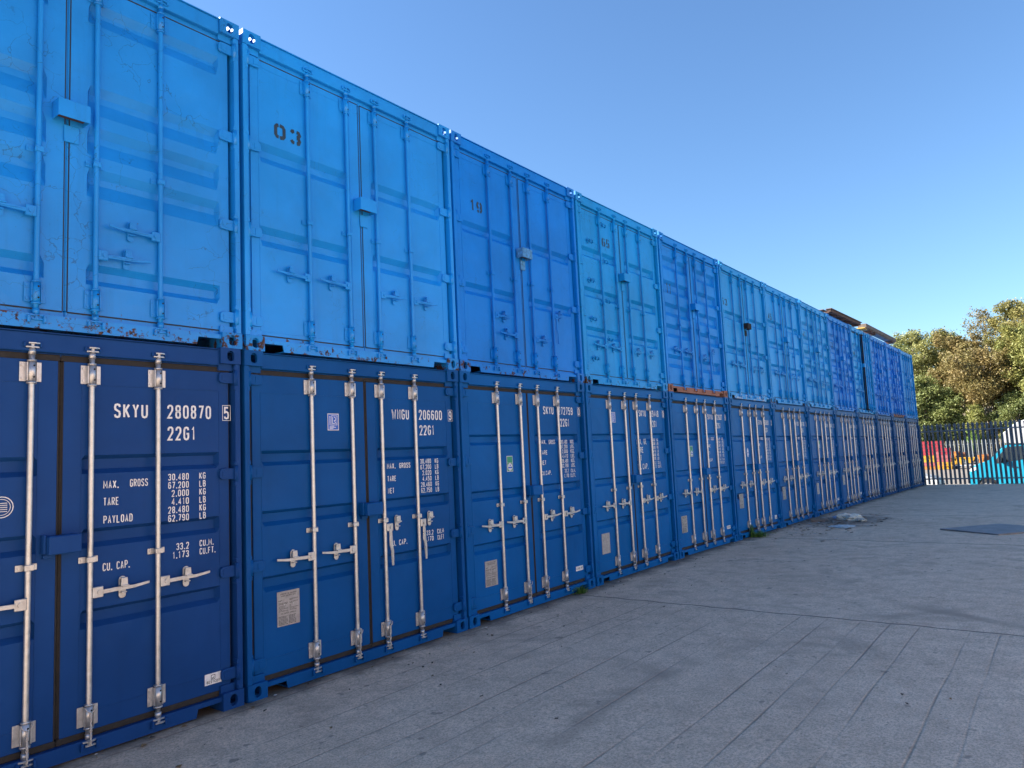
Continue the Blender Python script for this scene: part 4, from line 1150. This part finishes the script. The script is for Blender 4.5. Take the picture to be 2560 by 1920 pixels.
tag(obj('pallet_stack', finish(bm, 'pallet_stack', [plain('pale_pallet_wood', (.34, .24, .14), .85, 0, .3, 4)]), loc=(71.0, 1.50, LOWZ)), 'small stack of pale pallets under the rusty box', 'pallets')
tr = empty('flat_trailer', (70.2, 2.85, LOWZ)); tag(tr, 'low white flat trailer carrying two yellow skips', 'trailer')
WHT = plain('white_vehicle_paint', (.42, .42, .42), .3, 0, .03, 2)
bm = BM(); addbox(bm, -.6, .6, -.95, .95, .26, .34, .01); obj('deck', finish(bm, 'deck', [WHT]), tr)
TYRE = plain('tyre_rubber', (.02, .02, .02), .85, 0, .2, 20)
bm = BM(); addtube(bm, [(0, 0, 0), (.16, 0, 0)], .2, 20); wm = finish(bm, 'wheel', [TYRE])
for yy in (-.6, .6):
    for xx in (-.55, .4): obj('wheel', wm, tr, loc=(xx, yy, .2))
# yellow rack frames between crates and fence
for (yy, lab) in ((4.55, 'yellow steel rack standing among the lower crates'), (3.95, 'yellow steel rack left of the tall hopper')):
    bm = BM()
    for a in (-.22, .22):
        for d in (-.3, .3): addbox(bm, d - .03, d + .03, a - .03, a + .03, 0, .62)
    for z in (.05, .30, .58): addbox(bm, -.34, -.331, -.25, .25, z, z + .06); addbox(bm, -.27, .27, -.18, .18, z, z + .03)
    tag(obj('rack', finish(bm, 'rack', [YEL]), loc=(69.2, yy, LOWZ)), lab, 'rack')

# ------------------------------------------------------------------ van and car behind the fence
CYAN = plain('cyan_vehicle_paint', (.015, .26, .39), .28, 0, .03, 2)
GLASS = plain('vehicle_glass', (.03, .04, .045), .08, 0, .1, 2)
TRIM = plain('black_trim', (.02, .02, .022), .6, 0, .1, 10)
LAMP = plain('lamp_lens', (.72, .74, .75), .15, 0, .05, 10)
def wheel(parent, x, y, z, r_, w_, side=-1):
    bm = BM(); addtube(bm, [(-w_ / 2, 0, 0), (-w_ / 2 + .03, 0, 0), (w_ / 2 - .03, 0, 0), (w_ / 2, 0, 0)], [r_ * .92, r_, r_, r_ * .92], 28)
    o = obj('wheel', finish(bm, 'wheel', [TYRE]), parent, loc=(x, y, z))
    bm = BM(); addtube(bm, [(-w_ / 2 - .012, 0, 0), (-w_ / 2 + .01, 0, 0)], r_ * .62, 20); addtube(bm, [(-w_ / 2 - .03, 0, 0), (-w_ / 2 - .01, 0, 0)], r_ * .2, 12)
    obj('rim', finish(bm, 'rim', [plain('steel_rim', (.35, .36, .37), .4, .5)]), o)
van = empty('box_van', (35.0, -1.02, LOWZ)); tag(van, 'bright cyan box van with a white high box body behind the fence', 'van')
# local: x 0..1.95 across, y negative towards the rear, z up
bm = BM()
body = [(0.02, .30), (.04, .75), (-.06, 1.16), (-.30, 1.34), (-.80, 1.50), (-1.38, 2.12), (-1.55, 2.17), (-2.15, 2.22), (-2.15, .50), (-1.12, .46)]
arch = [(-1.10, .44)] + [(-.66 + .42 * math.cos(R(a)), .40 + .42 * math.sin(R(a))) for a in range(0, 181, 20)][::-1]
body = body[:9] + [(-2.15, .42)] + arch + [(-.20, .30)]
addprism(bm, body, 'x', .04, 1.96, bev=.03)
addbox(bm, .0, .039, -2.14, -1.12, .50, .62); 
obj('body', finish(bm, 'body', [CYAN]), van)
bm = BM(); addprism(bm, [(-.98, 1.36), (-1.02, 1.50), (-1.42, 2.02), (-1.50, 2.07), (-2.00, 2.10), (-2.02, 1.52), (-1.35, 1.40)], 'x', .030, .042, bev=.004); wn = obj('side_window', finish(bm, 'side_window', [GLASS]), van)
bm = BM()
p0, p1 = Vector((0, -.835, 1.555)), Vector((0, -1.355, 2.115)); n_ = Vector((0, .73, .68)) * .035
q = [bm.verts.new(v) for v in (Vector((.18, 0, 0)) + p0 + n_, Vector((1.82, 0, 0)) + p0 + n_, Vector((1.72, 0, 0)) + p1 + n_, Vector((.28, 0, 0)) + p1 + n_)]
q2 = [bm.verts.new(v.co - n_ * 1.3) for v in q]
bm.faces.new(q)
for k in range(4): bm.faces.new((q[k], q[(k + 1) % 4], q2[(k + 1) % 4], q2[k]))
obj('windscreen', finish(bm, 'windscreen', [GLASS]), van)
bm = BM(); addprism(bm, [(-.02, 1.10), (-.10, 1.20), (-.34, 1.26), (-.30, 1.14), (-.12, 1.02)], 'x', .026, .045, bev=.004); obj('headlight', finish(bm, 'headlight', [LAMP]), van)
bm = BM(); addbox(bm, .05, 1.95, -.10, .08, .28, .62, .03); obj('bumper', finish(bm, 'bumper', [WHT]), van)
bm = BM(); addbox(bm, .018, .039, -1.80, -1.62, 1.16, 1.21, .004); obj('handle', finish(bm, 'handle', [TRIM]), van)
bm = BM(); addbox(bm, .030, .041, -1.165, -1.15, .5, 1.45); addbox(bm, .030, .041, -2.06, -2.045, .5, 1.45); obj('door_gap', finish(bm, 'door_gap', [TRIM]), van)
bm = BM(); addbox(bm, -.20, -.02, -1.22, -1.14, 1.42, 1.68, .02); addbox(bm, -.03, .04, -1.20, -1.16, 1.46, 1.50); obj('mirror', finish(bm, 'mirror', [TRIM]), van)
bm = BM()
addprism(bm, [(-1.32, 2.23), (-1.35, 2.62), (-1.85, 3.07), (-2.3, 3.24), (-6.4, 3.24), (-6.4, .75), (-2.25, .75), (-2.25, 2.23)], 'x', -.04, 2.04, bev=.03)
obj('box_body', finish(bm, 'box_body', [WHT]), van)
bm = BM(); addbox(bm, -.055, -.041, -6.38, -2.3, .78, .84); addbox(bm, -.055, -.041, -6.38, -2.3, 2.26, 2.32); obj('trim_strip', finish(bm, 'trim_strip', [plain('aluminium_strip', (.5, .5, .5), .4, .6)]), van)
bm = BM(); addbox(bm, .3, 1.7, -6.3, -2.0, .42, .62); obj('chassis', finish(bm, 'chassis', [TRIM]), van)
bm = BM(); addtube(bm, [(.07, -.66, .40), (.5, -.66, .40)], .425, 28); obj('wheel_arch', finish(bm, 'wheel_arch', [DARK]), van)
wheel(van, .15, -.66, .34, .34, .22); wheel(van, 1.85, -.66, .34, .34, .22); wheel(van, .2, -5.0, .34, .34, .3); wheel(van, 1.8, -5.0, .34, .34, .3)

car = empty('hatchback_car', (35.1, .22, LOWZ + .02)); tag(car, 'white hatchback car, only its bonnet and front wheel showing between container and fence', 'car')
bm = BM()
prof = [(-.02, .25), (-.04, .52), (.05, .70), (.35, .84), (1.05, .97), (1.75, 1.42), (2.9, 1.44), (3.75, 1.02), (3.95, .9), (4.0, .3), (3.55, .25)]
prof += [(3.2 + .34 * math.cos(R(a)), .30 + .34 * math.sin(R(a))) for a in range(0, 181, 30)] + [(2.7, .22), (1.2, .22)] + [(.75 + .34 * math.cos(R(a)), .30 + .34 * math.sin(R(a))) for a in range(0, 181, 30)]
addprism(bm, prof, 'x', 0, 1.72, bev=.03); obj('body', finish(bm, 'body', [WHT]), car)
bm = BM(); addprism(bm, [(1.20, 1.0), (1.80, 1.36), (2.85, 1.38), (3.4, 1.06)], 'x', -.006, .004); obj('side_window', finish(bm, 'side_window', [GLASS]), car)
bm = BM(); addprism(bm, [(.02, .58), (.06, .68), (.36, .78), (.30, .66)], 'x', -.010, .010, bev=.004); obj('headlight', finish(bm, 'headlight', [LAMP]), car)
bm = BM(); addbox(bm, .10, 1.62, -.052, -.02, .34, .46, .01); obj('grille', finish(bm, 'grille', [TRIM]), car)
for yy in (.75, 3.2):
    wheel(car, .11, yy, .30, .30, .2); wheel(car, 1.61, yy, .30, .30, .2)

# ------------------------------------------------------------------ trees
def leafmat(name, cols, rough=.6):
    m, t, p = newmat(name)
    pos = mapped(t, (1, 1, 1))
    n1 = noise(t, pos, .55, 3); n2 = noise(t, pos, 6.0, 3, .6)
    cols = [(q[0] * 1.38, q[1] * 1.32, q[2] * 1.2) for q in cols]
    c = mix(t, ramp(t, n1, .40, .60), cols[0], cols[1]); c = mix(t, math_(t, 'MULTIPLY', ramp(t, n2, .4, .7), .7), c, cols[2])
    L(t, c, p.inputs['Base Color']); p.inputs['Roughness'].default_value = rough
    tr_ = N(t, 'BsdfTranslucent'); L(t, c, tr_.inputs['Color']); mx = N(t, 'MixShader'); mx.inputs[0].default_value = .28
    L(t, p.outputs[0], mx.inputs[1]); L(t, tr_.outputs[0], mx.inputs[2])
    L(t, mx.outputs[0], t.nodes['Material Output'].inputs['Surface'])
    return m
BARK = plain('grey_bark', (.30, .25, .19), .9, 0, .35, 3, .4)
LM = {'lgreen': leafmat('pale_green_foliage', ((.15, .18, .07), (.20, .21, .08), (.26, .24, .10))),
      'olive': leafmat('olive_foliage', ((.16, .15, .05), (.14, .15, .05), (.22, .18, .06))),
      'brown': leafmat('brown_autumn_foliage', ((.145, .115, .045), (.125, .12, .045), (.20, .14, .055))),
      'green': leafmat('mid_green_foliage', ((.085, .12, .04), (.13, .16, .05), (.17, .17, .065))),
      'yellow': leafmat('yellow_green_foliage', ((.17, .18, .055), (.13, .16, .05), (.25, .23, .075))),
      'vivid': leafmat('vivid_green_foliage', ((.12, .22, .04), (.10, .17, .04), (.15, .24, .06)))}
def leaves(name, clumps, n, size, mat, seed, fill=.5):
    rs = np.random.RandomState(seed)
    cl = np.array(clumps, float); vol = cl[:, 3] * cl[:, 4] * cl[:, 5]; pr = vol ** .8; pr /= pr.sum()
    idx = rs.choice(len(cl), n, p=pr)
    d = rs.normal(size=(n, 3)); d /= np.linalg.norm(d, axis=1)[:, None]
    rr = (fill + (1 - fill) * rs.rand(n) ** .6)[:, None]
    # sprays: leaves gather round twig ends
    ctr = cl[idx, :3] + d * rr * cl[idx, 3:6]
    nt_ = max(8, n // 9); tw = rs.randint(0, n, nt_); own = rs.randint(0, nt_, n)
    near = ctr[tw[own]] + rs.normal(size=(n, 3)) * size * 1.7
    use = rs.rand(n) < .72
    ctr[use] = near[use]
    nr = rs.normal(size=(n, 3)); nr[:, 2] = abs(nr[:, 2]) + .35; nr /= np.linalg.norm(nr, axis=1)[:, None]
    a = np.cross(nr, rs.normal(size=(n, 3))); a /= np.linalg.norm(a, axis=1)[:, None]; b = np.cross(nr, a)
    s = size * (.5 + rs.rand(n))[:, None]
    V = np.empty((n, 4, 3)); V[:, 0] = ctr - a * s; V[:, 1] = ctr - b * s * .55 + a * s * .1; V[:, 2] = ctr + a * s; V[:, 3] = ctr + b * s * .55 + a * s * .1
    me = bpy.data.meshes.new(name)
    me.vertices.add(n * 4); me.vertices.foreach_set('co', V.ravel())
    me.loops.add(n * 4); me.loops.foreach_set('vertex_index', np.arange(n * 4, dtype=np.int32))
    me.polygons.add(n); me.polygons.foreach_set('loop_start', np.arange(0, n * 4, 4, dtype=np.int32)); me.polygons.foreach_set('loop_total', np.full(n, 4, dtype=np.int32))
    me.update(); me.validate(); me.materials.append(mat)
    return me
def tree(kind, x, y, z0, h, rad, mat, label, seed, n=5200, size=.17, crown0=.3, cat='tree', trunk_r=.16, lean=0.0, sparse=.45, group='trees on the bank beyond the fence'):
    r = random.Random(seed)
    root = empty(kind, (x, y, z0)); tag(root, label, cat, group)
    cl = []; limbs = []
    k = 15 if cat == 'tree' else 7
    for q in range(k):
        f = (q + .5) / k; zc = h * (crown0 + (1 - crown0) * f * .93)
        env = math.sin(math.pi * (.18 + .74 * f)) ** .8
        a = q * 2.4 + r.uniform(-.4, .4); rr = rad * env * r.uniform(.35, .72)
        s = rad * r.uniform(.30, .46) * (.7 + .5 * env)
        c = (rr * math.cos(a) + lean * f, rr * math.sin(a), zc); cl.append(c + (s, s, s * .62)); limbs.append(c)
    cl.append((lean, 0, h * .93, rad * .3, rad * .3, h * .08))
    for q in range(16 if cat == 'tree' else 4):      # ragged outer sprays
        c = limbs[r.randrange(len(limbs) // 3, len(limbs))]; a = math.atan2(c[1], c[0] - lean * .5) + r.uniform(-.5, .5); s = rad * r.uniform(.08, .15)
        cl.append((c[0] + math.cos(a) * rad * .42, c[1] + math.sin(a) * rad * .42, c[2] + rad * r.uniform(.0, .42), s, s, s * 1.3))
    obj('crown', leaves('crown', cl, int(n * 3.6), size * .62, mat, seed, sparse), root)
    bm = BM()
    pts = [(lean * f * f + r.uniform(-.12, .12) * (f > 0), r.uniform(-.12, .12) * (f > 0), h * .9 * f) for f in [0, .2, .4, .6, .8, 1]]
    addtube(bm, pts, [trunk_r * (1 - .85 * f) for f in [0, .2, .4, .6, .8, 1]], 9)
    for c in limbs:
        f = max(.12, (c[2] / h - .22)); i_ = min(4, int(f * 5)); a = Vector(pts[i_]).lerp(Vector(pts[i_ + 1]), f * 5 - i_) if f < 1 else Vector(pts[-1])
        b = Vector(c); m_ = a.lerp(b, .5) + Vector((0, 0, -.2))
        addtube(bm, [a, m_, b], [trunk_r * .34, trunk_r * .22, trunk_r * .08], 6)
        for _ in range(3):
            e = b + Vector((r.uniform(-1, 1), r.uniform(-1, 1), r.uniform(-.2, .8))) * rad * .26
            addtube(bm, [b, e], [trunk_r * .09, trunk_r * .03], 5)
    obj('trunk', finish(bm, 'trunk', [BARK]), root)
    return root
tree('broadleaf_tree', 88, 8.3, 1.2, 12.8, 3.0, LM['lgreen'], 'pale green loose crowned tree just right of the container row end', 11, 6500)
tree('broadleaf_tree', 91, 6.1, 1.8, 12.3, 2.3, LM['olive'], 'olive yellow tree behind and right of the pale green tree', 12, 5500)
tree('broadleaf_tree', 85, 3.9, .6, 11.9, 2.9, LM['brown'], 'orange brown autumn tree in the middle, behind the brown one', 13, 6000, crown0=.42)
tree('broadleaf_tree', 80.5, 1.5, -.3, 10.6, 3.3, LM['brown'], 'nearest brown autumn tree with a tall bare pale trunk', 14, 6500, crown0=.52, trunk_r=.26, lean=-.2)
tree('broadleaf_tree', 96, 2.2, 3.2, 13.6, 2.4, LM['brown'], 'thin nearly bare treetop sticking out above the brown trees', 15, 1300, .15, crown0=.5)
tree('broadleaf_tree', 94, -.6, 2.8, 14.0, 2.9, LM['olive'], 'tallest tree in the right background with golden top', 16, 6000, crown0=.45)
tree('broadleaf_tree', 90, -3.2, 1.7, 14.4, 2.8, LM['olive'], 'tall olive tree at the right edge of the photo', 17, 6000, crown0=.4)
tree('broadleaf_tree', 80, -1.9, -.4, 12.4, 2.3, LM['yellow'], 'yellow green tree at the right edge in front of the tall ones', 18, 6500, crown0=.38)
tree('broadleaf_tree', 79, -.7, -.6, 6.4, 1.9, LM['green'], 'lower green tree with a pale leaning stem at the right', 19, 4500, .14, crown0=.3, lean=.3)
tree('broadleaf_tree', 80, 6.9, -.4, 8.6, 2.3, LM['green'], 'mid green lower tree beside the last container', 20, 6000, crown0=.15)
tree('broadleaf_tree', 80, 4.7, -.5, 7.2, 1.8, LM['green'], 'dark green low tree under the orange brown crowns', 23, 4500, crown0=.15)
tree('small_tree', 79, 2.4, -.6, 5.6, 1.0, LM['yellow'], 'slim bright yellow green sapling before the dark gap', 21, 2600, .12, crown0=.3, trunk_r=.07)
tree('bush', 78.5, 2.75, -.8, 3.4, .7, LM['vivid'], 'small vivid green bush just above the fence top', 22, 1800, .10, crown0=.45, cat='bush', trunk_r=.05, sparse=.3)
tree('broadleaf_tree', 99, 11.5, 3.6, 11.0, 3.3, LM['green'], 'green tree mostly hidden behind the far containers', 24, 5000)
tree('broadleaf_tree', 100, 6.0, 3.8, 11.0, 3.4, LM['green'], 'dark green tree filling the bank behind the olive tree', 25, 5000, crown0=.1)
tree('broadleaf_tree', 98, -6.5, 3.5, 13, 3.6, LM['green'], 'green tree on the bank out beyond the van', 26, 5000, crown0=.15)
tree('broadleaf_tree', 86, -7.5, .8, 12, 3.2, LM['olive'], 'olive tree on the bank behind the van body', 27, 5000, crown0=.2)
tree('broadleaf_tree', 102, -.5, 4.2, 10.5, 3.6, LM['green'], 'dark green tree filling the bank behind the tallest tree', 28, 5000, crown0=.1)
tree('broadleaf_tree', 93, 3.6, 2.5, 9.5, 3.0, LM['green'], 'shaded green tree behind the brown trees', 29, 5500, crown0=.1)
for k, (x, y, h, rd, mt, lab) in enumerate(((79.5, 8.0, 3.6, 1.5, 'green', 'dark bush beside the last container above the red crates'), (79.3, 5.6, 3.0, 1.2, 'lgreen', 'pale green bush above the red crates'),
        (79.5, 4.0, 2.9, 1.1, 'olive', 'olive bush above the right crate columns'), (79.6, 1.6, 2.6, 1.1, 'brown', 'brown leaved bush left of the pale trunk'), (79.4, .5, 3.2, 1.2, 'brown', 'orange brown bush right of the pale trunk'),
        (79.4, -.9, 3.0, 1.2, 'yellow', 'yellow green bush behind the van cab'), (79.6, -2.4, 3.4, 1.3, 'yellow', 'bright yellow green bush behind the van box'), (79.5, -4.0, 3.6, 1.4, 'green', 'green bush behind the far side of the van'),
        (84, 2.6, 3.4, 1.7, 'green', 'dark understorey bush in the gap of the wood'), (84, 6.0, 3.4, 1.7, 'green', 'dark understorey bush behind the low green trees'), (84, -1.0, 3.6, 1.7, 'green', 'understorey bush behind the right hand trees'))):
    tree('bush', x, y, -.8 if x < 80 else .1, h, rd, LM[mt], lab, 40 + k, 1900, .13, crown0=.12, cat='bush', trunk_r=.05, sparse=.35, group='bushes along the far fence')
